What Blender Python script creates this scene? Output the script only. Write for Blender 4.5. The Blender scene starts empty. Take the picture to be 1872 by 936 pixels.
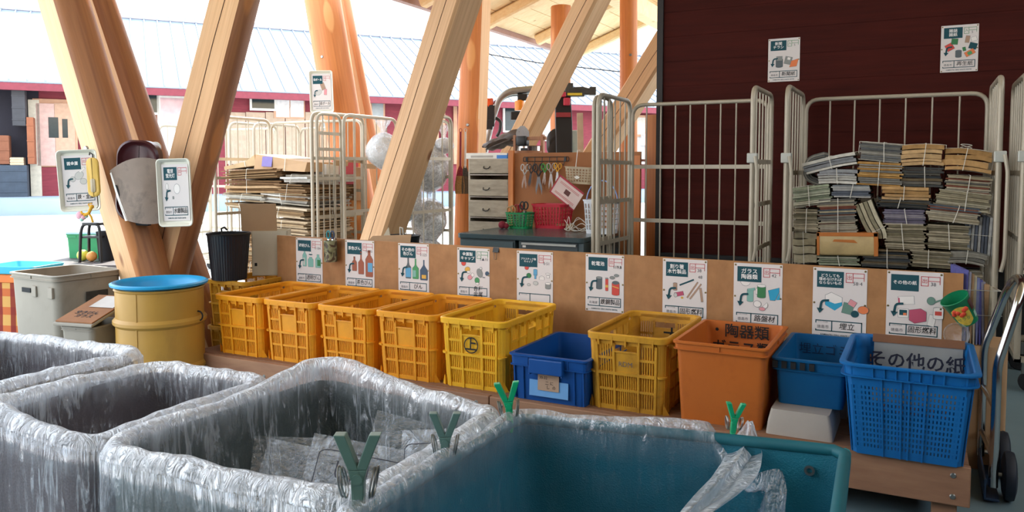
import bpy, math, random
from math import sin, cos, pi, radians, sqrt, atan2, hypot
from mathutils import Vector, Matrix, Quaternion, noise
random.seed(7)
SC = bpy.context.scene
COL = SC.collection

# ------------------------------------------------------------ camera
FPX = 1456.0; CX = 936.0; CY = 395.0; CAMH = 1.20
PITCH = math.atan(85 / FPX); YAW = math.atan(754 / hypot(FPX, 85))
cam_data = bpy.data.cameras.new('camera'); cam = bpy.data.objects.new('camera', cam_data); COL.objects.link(cam)
cam_data.sensor_width = 36.0; cam_data.lens = FPX / 1872 * 36.0
cam_data.shift_y = -(468 - CY) / 1872
cam_data.clip_start = 0.05; cam_data.clip_end = 400
cam.location = (0, 0, CAMH); cam.rotation_euler = (pi / 2 - PITCH, 0, YAW)
SC.camera = cam

# ------------------------------------------------------------ light
SKY_STRENGTH = 1.6; SUN_STRENGTH = 5.0; SUN_AZ = (-0.35, 0.75); SUN_EL = 50.0
world = bpy.data.worlds.new('sky'); SC.world = world; world.use_nodes = True
wn = world.node_tree; bg = wn.nodes['Background']
tc = wn.nodes.new('ShaderNodeTexCoord'); sx = wn.nodes.new('ShaderNodeSeparateXYZ'); rp = wn.nodes.new('ShaderNodeValToRGB')
wn.links.new(tc.outputs['Generated'], sx.inputs[0]); wn.links.new(sx.outputs['Z'], rp.inputs[0]); wn.links.new(rp.outputs[0], bg.inputs[0])
rp.color_ramp.elements[0].position = 0.0; rp.color_ramp.elements[0].color = (0.98, 0.97, 0.96, 1)
rp.color_ramp.elements[1].position = 0.8; rp.color_ramp.elements[1].color = (0.70, 0.84, 1.0, 1)
bg.inputs[1].default_value = SKY_STRENGTH
sun_d = bpy.data.lights.new('sun', 'SUN'); sun = bpy.data.objects.new('sun', sun_d); COL.objects.link(sun)
sun_d.energy = SUN_STRENGTH; sun_d.angle = radians(1.0); sun_d.color = (1.0, 0.95, 0.86)
_h = Vector((SUN_AZ[0], SUN_AZ[1], 0)).normalized() * cos(radians(SUN_EL)); sun.location = (-8, 18, 20)
sun.rotation_euler = (Vector((_h.x, _h.y, sin(radians(SUN_EL))))).to_track_quat('Z', 'Y').to_euler()
SC.view_settings.view_transform = 'Standard'; SC.view_settings.look = 'None'
SC.view_settings.exposure = 1.52; SC.view_settings.gamma = 1.0; SC.view_settings.use_curve_mapping = False
try:
    SC.cycles.max_bounces = 10; SC.cycles.diffuse_bounces = 4; SC.cycles.glossy_bounces = 4
    SC.cycles.transmission_bounces = 6; SC.cycles.transparent_max_bounces = 24
    SC.cycles.sample_clamp_indirect = 8.0; SC.cycles.use_denoising = True
except Exception:
    pass

# ------------------------------------------------------------ pixel -> world helpers (to measure the place)
_fw = Vector((-sin(YAW) * cos(PITCH), cos(YAW) * cos(PITCH), -sin(PITCH)))
_rt = Vector((cos(YAW), sin(YAW), 0)); _up = _rt.cross(_fw)
EYE = Vector((0, 0, CAMH))
def ray(x, y): return _fw + _rt * ((x - CX) / FPX) + _up * ((CY - y) / FPX)
def pz(x, y, z): d = ray(x, y); return EYE + d * ((z - CAMH) / d.z)
def py_(x, y, Y): d = ray(x, y); return EYE + d * (Y / d.y)
def pd(x, y, dep): return EYE + ray(x, y) * dep
def px_(x, y, X): d = ray(x, y); return EYE + d * (X / d.x)

# ------------------------------------------------------------ object helpers
def link(o, parent=None):
    COL.objects.link(o)
    if parent is not None: o.parent = parent
    return o
def tag(o, label=None, cat=None, group=None, kind=None):
    if label: o['label'] = label
    if cat: o['category'] = cat
    if group: o['group'] = group
    if kind: o['kind'] = kind
    return o
def thing(name, label, cat, loc=(0, 0, 0), rz=0.0, group=None, rot=None):
    o = bpy.data.objects.new(name, None); COL.objects.link(o); o.empty_display_size = 0.1
    o.location = loc; o.rotation_euler = rot if rot is not None else (0, 0, rz)
    return tag(o, label, cat, group)
def copy_tree(o, parent=None):
    c = o.copy(); COL.objects.link(c)
    if parent is not None: c.parent = parent
    for ch in [x for x in COL.objects if x.parent == o]: copy_tree(ch, c)
    return c

class MB:
    def __init__(s): s.v = []; s.f = []; s.m = []; s.s = []; s.c = []; s.col = (1, 1, 1); s.att = None
    def add(s, vs, fs, mat=0, smooth=False, M=None, col=None):
        b = len(s.v)
        for p in vs:
            p = Vector(p)
            s.v.append(M @ p if M is not None else p)
        for f in fs:
            s.f.append([b + i for i in f]); s.m.append(mat); s.s.append(smooth); s.c.append(col or s.col)
        return s
    def box(s, x0, y0, z0, x1, y1, z1, mat=0, M=None, col=None):
        vs = [(x0, y0, z0), (x1, y0, z0), (x1, y1, z0), (x0, y1, z0), (x0, y0, z1), (x1, y0, z1), (x1, y1, z1), (x0, y1, z1)]
        fs = [(0, 3, 2, 1), (4, 5, 6, 7), (0, 1, 5, 4), (1, 2, 6, 5), (2, 3, 7, 6), (3, 0, 4, 7)]
        return s.add(vs, fs, mat, False, M, col)
    def cbox(s, c, d, mat=0, M=None, col=None):
        return s.box(c[0] - d[0] / 2, c[1] - d[1] / 2, c[2] - d[2] / 2, c[0] + d[0] / 2, c[1] + d[1] / 2, c[2] + d[2] / 2, mat, M, col)
    def loft(s, rings, closed=True, cap0=False, cap1=False, mat=0, smooth=True, M=None, col=None):
        n = len(rings[0]); vs = [p for r in rings for p in r]; fs = []
        for i in range(len(rings) - 1):
            for j in range(n if closed else n - 1):
                k = (j + 1) % n
                fs.append((i * n + j, i * n + k, (i + 1) * n + k, (i + 1) * n + j))
        if cap0: fs.append(tuple(reversed(range(n))))
        if cap1: fs.append(tuple((len(rings) - 1) * n + j for j in range(n)))
        return s.add(vs, fs, mat, smooth, M, col)
    def tube(s, path, r, n=8, closed=False, cap=True, mat=0, M=None, col=None, radii=None):
        P = [Vector(p) for p in path]; N = len(P); rings = []; prev = None
        for i in range(N):
            if closed: t = P[(i + 1) % N] - P[i - 1]
            else: t = P[min(i + 1, N - 1)] - P[max(i - 1, 0)]
            if t.length < 1e-9: t = Vector((0, 0, 1))
            t.normalize()
            if prev is None:
                a = Vector((0, 0, 1)) if abs(t.z) < 0.9 else Vector((1, 0, 0))
                nrm = t.cross(a).normalized()
            else:
                nrm = prev - t * prev.dot(t)
                nrm = nrm.normalized() if nrm.length > 1e-6 else t.orthogonal().normalized()
            prev = nrm; bn = t.cross(nrm); rr = radii[i] if radii else r
            rings.append([P[i] + (nrm * cos(2 * pi * k / n) + bn * sin(2 * pi * k / n)) * rr for k in range(n)])
        if closed: rings.append(rings[0])
        return s.loft(rings, True, cap and not closed, cap and not closed, mat, True, M, col)
    def lathe(s, prof, n=32, mat=0, M=None, col=None, smooth=True, cap0=False, cap1=False):
        rings = [[(r * cos(2 * pi * k / n), r * sin(2 * pi * k / n), z) for k in range(n)] for r, z in prof]
        return s.loft(rings, True, cap0, cap1, mat, smooth, M, col)
    def prism(s, poly, t0, t1, axis='y', mat=0, M=None, col=None):
        f = {'y': lambda a, b, t: (a, t, b), 'z': lambda a, b, t: (a, b, t), 'x': lambda a, b, t: (t, a, b)}[axis]
        n = len(poly); vs = [f(a, b, t0) for a, b in poly] + [f(a, b, t1) for a, b in poly]
        fs = [tuple(range(n)), tuple(reversed(range(n, 2 * n)))] + [(i, n + i, n + (i + 1) % n, (i + 1) % n) for i in range(n)]
        return s.add(vs, fs, mat, False, M, col)
    def sheet(s, poly, y, mat=0, col=None):
        return s.add([(a, y, b) for a, b in poly], [tuple(range(len(poly)))], mat, False, None, col)
    def build(s, name, mats, parent=None, loc=None, rot=None, angle=40, bevel=0, colors=False, fix=True, solid=0, sub=0):
        me = bpy.data.meshes.new(name); me.from_pydata([tuple(p) for p in s.v], [], s.f); 
        if not isinstance(mats, (list, tuple)): mats = [mats]
        for m in mats: me.materials.append(m)
        me.polygons.foreach_set('material_index', s.m); me.polygons.foreach_set('use_smooth', s.s)
        if colors:
            a = me.color_attributes.new('Col', 'FLOAT_COLOR', 'CORNER'); buf = []
            for p, c in zip(me.polygons, s.c): buf += [c[0], c[1], c[2], 1.0] * p.loop_total
            a.data.foreach_set('color', buf)
        if s.att is not None:
            a = me.attributes.new('dens', 'FLOAT', 'POINT'); a.data.foreach_set('value', s.att)
        if fix:
            import bmesh
            bm = bmesh.new(); bm.from_mesh(me); bmesh.ops.recalc_face_normals(bm, faces=bm.faces); bm.to_mesh(me); bm.free()
        if any(s.s): me.set_sharp_from_angle(angle=radians(angle))
        me.update(); o = bpy.data.objects.new(name, me); link(o, parent)
        if loc is not None: o.location = loc
        if rot is not None: o.rotation_euler = rot
        if bevel:
            b = o.modifiers.new('bevel', 'BEVEL'); b.width = bevel; b.segments = 2; b.limit_method = 'ANGLE'; b.angle_limit = radians(50)
        if solid:
            m = o.modifiers.new('solid', 'SOLIDIFY'); m.thickness = solid; m.offset = 0
        if sub:
            m = o.modifiers.new('sub', 'SUBSURF'); m.levels = sub; m.render_levels = sub
        return o

def rrect(w, d, r, n=5, cx=0, cy=0, z=0):
    pts = []
    for (sx_, sy_, a0) in ((1, 1, 0), (-1, 1, pi / 2), (-1, -1, pi), (1, -1, 1.5 * pi)):
        for k in range(n + 1):
            a = a0 + (pi / 2) * k / n
            pts.append((cx + sx_ * (w / 2 - r) + r * cos(a), cy + sy_ * (d / 2 - r) + r * sin(a), z))
    return pts
def arc_pts(pts, r, n=5):
    """polyline with its inner corners rounded"""
    P = [Vector(p) for p in pts]; out = [P[0]]
    for i in range(1, len(P) - 1):
        a = (P[i - 1] - P[i]); b = (P[i + 1] - P[i]); rr = min(r, a.length * .49, b.length * .49)
        p0 = P[i] + a.normalized() * rr; p1 = P[i] + b.normalized() * rr
        for k in range(n + 1):
            t = k / n; out.append(p0 * (1 - t) ** 2 + P[i] * 2 * t * (1 - t) + p1 * t * t)
    out.append(P[-1]); return out
def text_obj(body, size, mat, parent, loc, name='lettering', rot=(pi / 2, 0, 0), align='CENTER', ext=0.0, line=1.0, offs=0.0, maxw=None, shear=0):
    c = bpy.data.curves.new(name, 'FONT'); c.body = body; c.size = size; c.align_x = align; c.align_y = 'CENTER'
    c.space_line = line; c.offset = offs; c.extrude = ext; c.resolution_u = 2; c.shear = shear
    o = bpy.data.objects.new('tmp', c); COL.objects.link(o)
    dg = bpy.context.evaluated_depsgraph_get(); dg.update()
    me = bpy.data.meshes.new_from_object(o.evaluated_get(dg)); bpy.data.objects.remove(o); bpy.data.curves.remove(c)
    me.materials.clear(); me.materials.append(mat); t = bpy.data.objects.new(name, me); link(t, parent)
    t.location = loc; t.rotation_euler = rot
    if maxw and len(me.vertices):
        xs = [v.co.x for v in me.vertices]; w = max(xs) - min(xs)
        if w > maxw: t.scale = (maxw / w, 1, 1)
    return t

# ------------------------------------------------------------ materials
def nodes_of(name):
    m = bpy.data.materials.new(name); m.use_nodes = True; nt = m.node_tree; return m, nt, nt.nodes['Principled BSDF']
def lin(c):
    if isinstance(c, str):
        c = [int(c[i:i + 2], 16) / 255 for i in (0, 2, 4)]
        return tuple(x / 12.92 if x <= .04045 else ((x + .055) / 1.055) ** 2.4 for x in c)
    return tuple(c)
def mapping(nt, scale=(1, 1, 1), coord='Object'):
    t = nt.nodes.new('ShaderNodeTexCoord'); m = nt.nodes.new('ShaderNodeMapping'); m.inputs['Scale'].default_value = scale
    nt.links.new(t.outputs[coord], m.inputs[0]); return m.outputs[0]
def noise_tex(nt, vec, scale, detail=4, rough=.55, dist=0):
    n = nt.nodes.new('ShaderNodeTexNoise'); n.inputs['Scale'].default_value = scale; n.inputs['Detail'].default_value = detail
    n.inputs['Roughness'].default_value = rough; n.inputs['Distortion'].default_value = dist; nt.links.new(vec, n.inputs['Vector']); return n
def ramp(nt, fac, stops):
    r = nt.nodes.new('ShaderNodeValToRGB'); cr = r.color_ramp
    while len(cr.elements) < len(stops): cr.elements.new(0.5)
    for e, (p, c) in zip(cr.elements, stops): e.position = p; e.color = (*c[:3], 1)
    nt.links.new(fac, r.inputs[0]); return r.outputs[0]
def mixc(nt, fac, a, b, mode='MIX'):
    m = nt.nodes.new('ShaderNodeMix'); m.data_type = 'RGBA'; m.blend_type = mode
    for sock, val in ((m.inputs[0], fac), (m.inputs[6], a), (m.inputs[7], b)):
        if isinstance(val, (int, float)): sock.default_value = val
        elif isinstance(val, tuple): sock.default_value = (*val[:3], 1)
        else: nt.links.new(val, sock)
    return m.outputs[2]
def bump(nt, bs, height, strength=.2, dist=.01):
    b = nt.nodes.new('ShaderNodeBump'); b.inputs['Strength'].default_value = strength; b.inputs['Distance'].default_value = dist
    nt.links.new(height, b.inputs['Height']); nt.links.new(b.outputs[0], bs.inputs['Normal'])
def pm(name, col, rough=.5, metal=0, var=.12, scale=9, bmp=0, coat=0, dirt=None, dirt_amt=.4, sss=0, spec=.5, bscale=None):
    c = lin(col); m, nt, bs = nodes_of(name); v = mapping(nt)
    n = noise_tex(nt, v, scale)
    lo = tuple(x * (1 - var) for x in c); hi = tuple(min(1, x * (1 + var)) for x in c)
    out = ramp(nt, n.outputs[0], [(.3, lo), (.7, hi)])
    if dirt is not None:
        n2 = noise_tex(nt, v, scale * .6, 6, .7, .5)
        f = ramp(nt, n2.outputs[0], [(.52, (0, 0, 0)), (.72, (dirt_amt,) * 3)]); out = mixc(nt, f, out, lin(dirt))
    nt.links.new(out, bs.inputs['Base Color']); bs.inputs['Roughness'].default_value = rough; bs.inputs['Metallic'].default_value = metal
    bs.inputs['Specular IOR Level'].default_value = spec
    if coat: bs.inputs['Coat Weight'].default_value = coat
    if sss: bs.inputs['Subsurface Weight'].default_value = sss; bs.inputs['Subsurface Radius'].default_value = (.01, .01, .01)
    if bmp: bump(nt, bs, noise_tex(nt, v, bscale or scale * 6).outputs[0], bmp, .004)
    return m
def wood(name, c1, c2, c3=None, grain=(14, 14, .9), rough=.6, bmp=.15, knots=True, coord='Object', scar=None):
    m, nt, bs = nodes_of(name); v = mapping(nt, grain, coord); c1, c2 = lin(c1), lin(c2)
    n = noise_tex(nt, v, 1.0, 6, .6, 1.2)
    out = ramp(nt, n.outputs[0], [(.25, c1), (.5, tuple((a + b) / 2 for a, b in zip(c1, c2))), (.75, c2)])
    f = noise_tex(nt, mapping(nt, tuple(g * 6 for g in grain[:2]) + (grain[2] * 2,), coord), 1.0, 3)
    out = mixc(nt, .35, out, ramp(nt, f.outputs[0], [(.3, tuple(x * .7 for x in c1)), (.7, c2)]))
    if knots:
        vo = nt.nodes.new('ShaderNodeTexVoronoi'); vo.inputs['Scale'].default_value = 1.0
        nt.links.new(mapping(nt, (3.2, 3.2, 1.5), coord), vo.inputs['Vector'])
        if scar:
            v2 = nt.nodes.new('ShaderNodeTexVoronoi'); v2.inputs['Scale'].default_value = 1.0; nt.links.new(mapping(nt, (4.2, 4.2, 1.3), coord), v2.inputs['Vector'])
            sf = noise_tex(nt, v, .6, 3); sm = nt.nodes.new('ShaderNodeMath'); sm.operation = 'MULTIPLY_ADD'; nt.links.new(sf.outputs[0], sm.inputs[0]); sm.inputs[1].default_value = .25; nt.links.new(v2.outputs['Distance'], sm.inputs[2])
            out = mixc(nt, ramp(nt, sm.outputs[0], [(.28, (.75,) * 3), (.33, (0, 0, 0))]), out, lin(scar))
        kf = ramp(nt, vo.outputs['Distance'], [(.05, (.9,) * 3), (.10, (0, 0, 0))]); out = mixc(nt, kf, out, lin(c3 or '5a3218'))
    nt.links.new(out, bs.inputs['Base Color']); bs.inputs['Roughness'].default_value = rough
    bump(nt, bs, f.outputs[0], bmp, .003); return m
def colmat(name, rough=.8, mult=1.0, var=.15, scale=20, spec=.3):
    """takes each sheet's own colour from its mesh"""
    m, nt, bs = nodes_of(name); a = nt.nodes.new('ShaderNodeAttribute'); a.attribute_name = 'Col'
    n = noise_tex(nt, mapping(nt), scale, 4)
    out = mixc(nt, 1.0, a.outputs['Color'], ramp(nt, n.outputs[0], [(.3, (1 - var,) * 3), (.7, (1.0,) * 3)]), 'MULTIPLY')
    nt.links.new(out, bs.inputs['Base Color']); bs.inputs['Roughness'].default_value = rough; bs.inputs['Specular IOR Level'].default_value = spec
    return m
# ------------------------------------------------------------ shared materials
M_conc = pm('concrete', '6a8088', .6, 0, .12, 1.2, .15)
M_ground = pm('asphalt', 'a9aaa8', .9, 0, .10, .8, .2)
M_apron = pm('apron_concrete', '8fa0b0', .9, 0, .12, .6, .1)
M_wallred = wood('red_brown_boards', '34100b', '4a1912', grain=(.5, .5, 16), rough=.7, knots=False); M_wallred.node_tree.nodes['Principled BSDF'].inputs['Specular IOR Level'].default_value = .12
M_log = wood('log_wood', '85502f', 'b57a4a', '6a3a1c', grain=(9, 9, .7), rough=.5, scar='c98348')
M_sawn = wood('sawn_wood', 'cd9a68', 'e2b88a', '7d4a28', grain=(10, 10, .6), rough=.6)
M_crack = pm('dark_crack', '3a2214', .9, 0, .1)
M_oldwood = wood('worn_bench_wood', '7c5540', 'a37a5c', '3c2a20', grain=(.8, 12, 12), rough=.75)
M_benchtop = wood('bench_top_wood', '6e4a34', '8d6446', '3c2a20', grain=(.8, 9, 9), rough=.75, knots=False)
M_ply = wood('plywood', '95653a', 'b38151', '523520', grain=(3.0, 3.0, 6.0), rough=.7, bmp=.05)
M_ceil = wood('ceiling_planks', 'eec48c', 'f6dcae', 'b07a40', grain=(1.2, 9, 9), rough=.7)
M_orange = wood('post_wood', 'b9672f', 'd88846', '8a4420', grain=(9, 9, .7), rough=.5, scar='e0a060')
M_black = pm('black_plastic', '101214', .45, 0, .1)
M_blackmatte = pm('black_matte', '14161a', .8, 0, .1)
M_white = pm('white_plastic', 'dedbd2', .45, 0, .05)
M_chrome = pm('polished_steel', 'c4c6c6', .18, 1.0, .05)
M_steel = pm('galvanised_steel', '9a9c9a', .38, 1.0, .1)
M_cage = pm('cage_grey_paint', 'aba290', .42, .15, .08, 5)
M_clear = None
M_ink = pm('black_ink', '0c0c10', .8, 0, 0)
M_teal = pm('poster_teal', '0e4650', .8, 0, .04)
M_paper = pm('poster_paper', 'd8d0cc', .75, 0, .03, 4)
M_whiteink = pm('white_ink', 'efece8', .8, 0, 0)
M_redink = pm('red_ink', 'b83a40', .8, 0, 0)
M_greenink = pm('green_ink', '3f8a58', .8, 0, 0)
M_greyink = pm('grey_ink', '4a4a52', .8, 0, 0)
M_brass = pm('brass_pin', '8a7a50', .35, .9, .05)
M_string = pm('white_string', 'd6d2c6', .8, 0, .05)

# ------------------------------------------------------------ setting: floor, ground, wall, roof
m = MB(); m.box(-30, -8, -.12, 14, 60, 0); tag(m.build('floor', M_conc), kind='structure')
def wall_panel():
    m = MB()
    # clad wall, boards with shallow joints
    z = 0.0
    while z < 4.6:
        m.box(-1.78, 5.86, z, 6.5, 6.02, z + .178); m.box(-1.78, 5.863, z + .178, 6.5, 6.02, z + .182); z += .182
    return tag(m.build('wall_right', M_wallred), kind='structure')
wall_panel()
m = MB(); m.box(-1.765, 5.83, 0, 6.5, 5.859, .545); m.box(-1.765, 5.822, .545, 6.5, 5.859, .575)
tag(m.build('baseboard_right', pm('dark_plinth', '1c1e20', .7)), kind='structure')
m = MB(); m.box(-1.80, 5.84, 0, -1.755, 6.04, 4.6); tag(m.build('trim_1', pm('dark_corner_trim', '1a1412', .6)), kind='structure')
# unseen: wall added behind camera to dim the interior, then right end wall
m = MB(); m.box(-2.9, -4.62, 0, 6.5, -4.5, 4.6); tag(m.build('wall_back_blocker', M_wallred), kind='structure')
m = MB(); m.box(6.5, -6, 0, 6.62, 6.02, 4.6); tag(m.build('wall_side', M_wallred), kind='structure')

# roof: rises towards +x from an eave at x = XE, planks on rafters
XE = -4.83; YEND = 11.72; ZE = 3.0; SL = 0.37
def roofz(x): return ZE + (x - XE) * SL
YF = -6.0
m = MB()
x = XE; i = 0
while x < 6.5:
    x1 = x + .24; YF = .9 if x < -2.9 else -6.0  # unseen near edge shaped for light: open over the left, extended over the right
    m.add([(x, YF, roofz(x)), (x1 - .012, YF, roofz(x1 - .012)), (x1 - .012, YEND, roofz(x1 - .012)), (x, YEND, roofz(x)),
           (x, YF, roofz(x) + .05), (x1, YF, roofz(x1) + .05), (x1, YEND, roofz(x1) + .05), (x, YEND, roofz(x) + .05)],
          [(0, 1, 2, 3), (4, 7, 6, 5), (0, 4, 5, 1), (1, 5, 6, 2), (2, 6, 7, 3), (3, 7, 4, 0)])
    x = x1
tag(m.build('ceiling', M_ceil), kind='structure')
YF = .9; m = MB(); m.box(XE - .05, YF, ZE - .06, XE - .01, YEND + .05, ZE + .07); m.box(XE - .12, YF, ZE - .05, XE - .05, YEND + .05, ZE + .01)
tag(m.build('trim_2', pm('eave_fascia', '9a7468', .6)), kind='structure')

# ------------------------------------------------------------ logs and sawn braces
def log(name, label, p0, p1, r0, r1, flats=(), cat='post', mats=None, group=None, sq=None, bolts=()):
    """round log from p0 to p1; flats = (world direction, depth fraction) sawn faces; sq=(w,d,dir) makes a sawn beam"""
    p0, p1 = Vector(p0), Vector(p1); ax = (p1 - p0); L = ax.length; q = ax.to_track_quat('Z', 'Y'); qi = q.inverted()
    m = MB(); n = 40; nz = 14; rings = []; fl = []
    for d, fr in flats:
        dl = qi @ Vector(d); a = atan2(dl.y, dl.x); fl.append((a, fr))
    def prof(k, t):
        a = 2 * pi * k / n; r = r0 + (r1 - r0) * t
        rr = r * (1 + .025 * noise.noise(Vector((cos(a) * 1.5 + p0.x, sin(a) * 1.5 + p0.y, t * 5))))
        x, y = rr * cos(a), rr * sin(a)
        for fa, fr in fl:
            dd = x * cos(fa) + y * sin(fa)
            if dd > r * fr: x -= (dd - r * fr) * cos(fa); y -= (dd - r * fr) * sin(fa)
        return x, y
    rings = [[(*prof(k, t / nz), L * t / nz) for k in range(n)] for t in range(nz + 1)]
    if sq:
        w, d, dr = sq; dl = qi @ Vector(dr); a = atan2(dl.y, dl.x); ch = .02
        base = [(w / 2, d / 2 - ch), (w / 2 - ch, d / 2), (-w / 2 + ch, d / 2), (-w / 2, d / 2 - ch), (-w / 2, -d / 2 + ch), (-w / 2 + ch, -d / 2), (w / 2 - ch, -d / 2), (w / 2, -d / 2 + ch)]
        base = [(x * cos(a) - y * sin(a), x * sin(a) + y * cos(a)) for x, y in base]
        rings = [[(x, y, L * t / nz) for x, y in base] for t in range(nz + 1)]; n = 8
    vs = [p for r in rings for p in r]
    for i in range(nz):
        for j in range(n):
            k = (j + 1) % n; mid = 0
            f = (i * n + j, i * n + k, (i + 1) * n + k, (i + 1) * n + j)
            if sq: mid = 1 if j % 2 == 1 or True else 0
            else:
                for fa, fr in fl:
                    c = [Vector(vs[q2]) for q2 in f]; tt = (i + .5) / nz; r = r0 + (r1 - r0) * tt
                    if all(abs(p.x * cos(fa) + p.y * sin(fa) - r * fr) < r * .02 for p in c): mid = 1
            m.f.append(list(f)); m.m.append(mid); m.s.append(True); m.c.append((1, 1, 1))
    m.v += [Vector(p) for p in vs]
    m.f.append(list(reversed(range(n)))); m.m.append(1); m.s.append(False); m.c.append((1, 1, 1))
    m.f.append([nz * n + j for j in range(n)]); m.m.append(1); m.s.append(False); m.c.append((1, 1, 1))
    o = m.build(name, mats or [M_log, M_sawn], angle=30); o.location = p0; o.rotation_mode = 'QUATERNION'; o.rotation_quaternion = q
    if sq or (flats and 'brace' in name):
        b = MB(); k0 = (0 if sq else fl[0][0]); dist = (sq[0] / 2 if sq else None)
        if sq: k0 = a
        P = []
        for q2 in range(26):
            tt = q2 / 25; r = (r0 + (r1 - r0) * tt); dd = dist if sq else r * fl[0][1]; off = .02 * noise.noise(Vector((tt * 6, p0.x, 1))) + .25 * (sq[1] if sq else r) * (tt - .5) * .6
            P.append((dd * cos(k0) - off * sin(k0), dd * sin(k0) + off * cos(k0), L * (.04 + .92 * tt)))
        b.tube(P, .0028, 5); b.build('crack', M_crack, o)
    for (t, d) in bolts:
        dl = (qi @ Vector(d)); dl.z = 0; dl.normalize(); r = r0 + (r1 - r0) * t
        b = MB(); b.lathe([(0, .012), (.012, .012), (.016, .006), (.016, 0)], 12, M=Matrix.Translation((dl.x * r * .97, dl.y * r * .97, L * t)) @ dl.to_track_quat('Z', 'Y').to_matrix().to_4x4())
        b.build('bolt', M_steel, o)
    return tag(o, label, cat, group)
def ext(a, b, t): return Vector(a) + (Vector(b) - Vector(a)) * t
def post_px(name, label, top, bot, rpx0, rpx1, flats=(), z0=None, tmax=1.0, **k):
    """top/bot = (px, py, depth); the line is run on to z0 at its foot and up by tmax"""
    a = pd(*bot); b = pd(*top)
    t0 = 0.0
    if z0 is not None: t0 = (z0 - a.z) / (b.z - a.z)
    r0 = rpx0 * bot[2] / FPX; r1 = rpx1 * top[2] / FPX
    A = ext(a, b, t0); B = ext(a, b, tmax)
    while (B.x > XE - .3) and B.z > min(roofz(B.x), roofz(B.x - .3)) - .12 - r1 * .6: tmax -= .01; B = ext(a, b, tmax)
    return log(name, label, A, B, r0, r1, flats, **k)
cl = -_rt; cf = -_fw
post_px('leaning_log_post', 'thick round log post with a pale sawn left face, left arm of the V', (112, 0, 4.6), (268, 520, 4.6), 48, 45,
        [((cl * .70 + cf * .72), .60)], z0=0, tmax=1.9, bolts=[(.48, cl * .3 + cf)])
post_px('leaning_log_post', 'slimmer log post with a pale sawn strip leaning left close behind the front log', (165, 0, 4.98), (305, 420, 4.98), 46, 40,
        [((cl * .25 + cf * .97), .74)], z0=0, tmax=1.9)
post_px('leaning_log_brace', 'thick log brace leaning right with a broad sawn face, right arm of the left V', (428, 0, 4.72), (298, 505, 4.72), 42, 44,
        [((cl * .45 + cf * .90), .50)], z0=.25, tmax=1.9)
post_px('log_post', 'orange round log post with a tray sign behind the cardboard cage', (590, 0, 8.0), (640, 300, 8.0), 33, 33, [(cl * .7 + _fw * .3, .8)], z0=0, tmax=1.5, bolts=[(.62, cl * .4 + cf)], mats=[M_orange, M_sawn])
post_px('leaning_log_brace', 'slim sawn log brace leaning left just right of the tray sign post', (615, 0, 8.4), (672, 300, 8.4), 27, 25, [(cl * .3 + cf, .6)], z0=0, tmax=1.5, mats=[M_orange, M_sawn])
post_px('sawn_brace', 'big sawn timber brace rising right between the cardboard cage and the bagged cage', (838, 0, 5.7), (700, 430, 6.4), 30, 30, z0=0, tmax=1.5,
        sq=(.25, .25, (cl * .62 + cf * .78)))
post_px('log_post', 'upright orange log post beside the hanging brooms', (872, 0, 8.0), (862, 290, 8.0), 27, 27, [(_rt * .9 + cf * .4, .75)], z0=0, tmax=1.5, bolts=[(.55, cl * .3 + cf)], mats=[M_orange, M_sawn])
post_px('sawn_brace', 'cracked sawn timber brace rising right behind the scissors panel', (1084, 0, 6.6), (966, 235, 7.3), 26, 24, z0=.2, tmax=1.6, sq=(.21, .21, (cl * .62 + cf * .78)))
post_px('log_post', 'upright orange log post seen behind the black machine mast', (1027, 0, 9.2), (1026, 260, 9.2), 20, 20, [(_rt, .8)], z0=0, tmax=1.4, bolts=[(.7, cf)], mats=[M_orange, M_sawn])
post_px('log_post', 'upright orange log post farthest right, with bolts, near the dark wall corner', (1150, 0, 9.2), (1150, 260, 9.2), 17, 17, [(_rt, .8)], z0=0, tmax=1.4, bolts=[(.62, cf), (.75, cf)], mats=[M_orange, M_sawn])
post_px('sawn_brace', 'sawn timber brace meeting the left edge of the dark red wall', (1212, 92, 6.9), (1112, 252, 7.4), 21, 21, z0=.1, tmax=1.55, sq=(.21, .21, (cl * .62 + cf * .78)))
# rafters under the planks
def beam(label, a, b, w, d, cat='rafter', group=None):
    return log('rafter', label, a, b, 1, 1, cat=cat, sq=(w, d, (0, 1, 0)), mats=[M_ceil, M_ceil], group=group)
for k, (yy, lab) in enumerate([(11.3, 'light timber rafter nearest the outer roof end'), (9.9, 'light timber rafter second from the outer roof end'), (8.5, 'light timber rafter above the orange posts'), (7.1, 'light timber rafter at the top edge of the photo near the big brace')]):
    x0 = XE + .1; x1 = 4.5
    beam(lab, (x0, yy, roofz(x0) - .08), (x1, yy, roofz(x1) - .08), .13, .13)
m = MB(); xx = -3.35; m.box(xx - .09, .95, roofz(xx) - .36, xx + .09, YEND - .35, roofz(xx) - .15)
tag(m.build('purlin_beam', M_ceil), 'long light timber beam under the rafters along the row of orange posts', 'beam')
m = MB(); m.add([(-1.81, 5.95, .3), (-1.92, 5.95, .3), (-1.92, 6.08, .3), (-1.81, 6.08, .3), (-1.81, 5.95, 1.62), (-1.92, 5.95, 1.62), (-1.92, 6.08, 1.62), (-1.81, 6.08, 1.62)],
      [(0, 1, 2, 3), (4, 7, 6, 5), (0, 4, 5, 1), (1, 5, 6, 2), (2, 6, 7, 3), (3, 7, 4, 0)]); m.box(-1.90, 5.955, 0, -1.83, 6.07, .3)
tag(m.build('timber_stud', M_orange), 'short upright timber stud at the left edge of the dark red wall', 'post')
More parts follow.
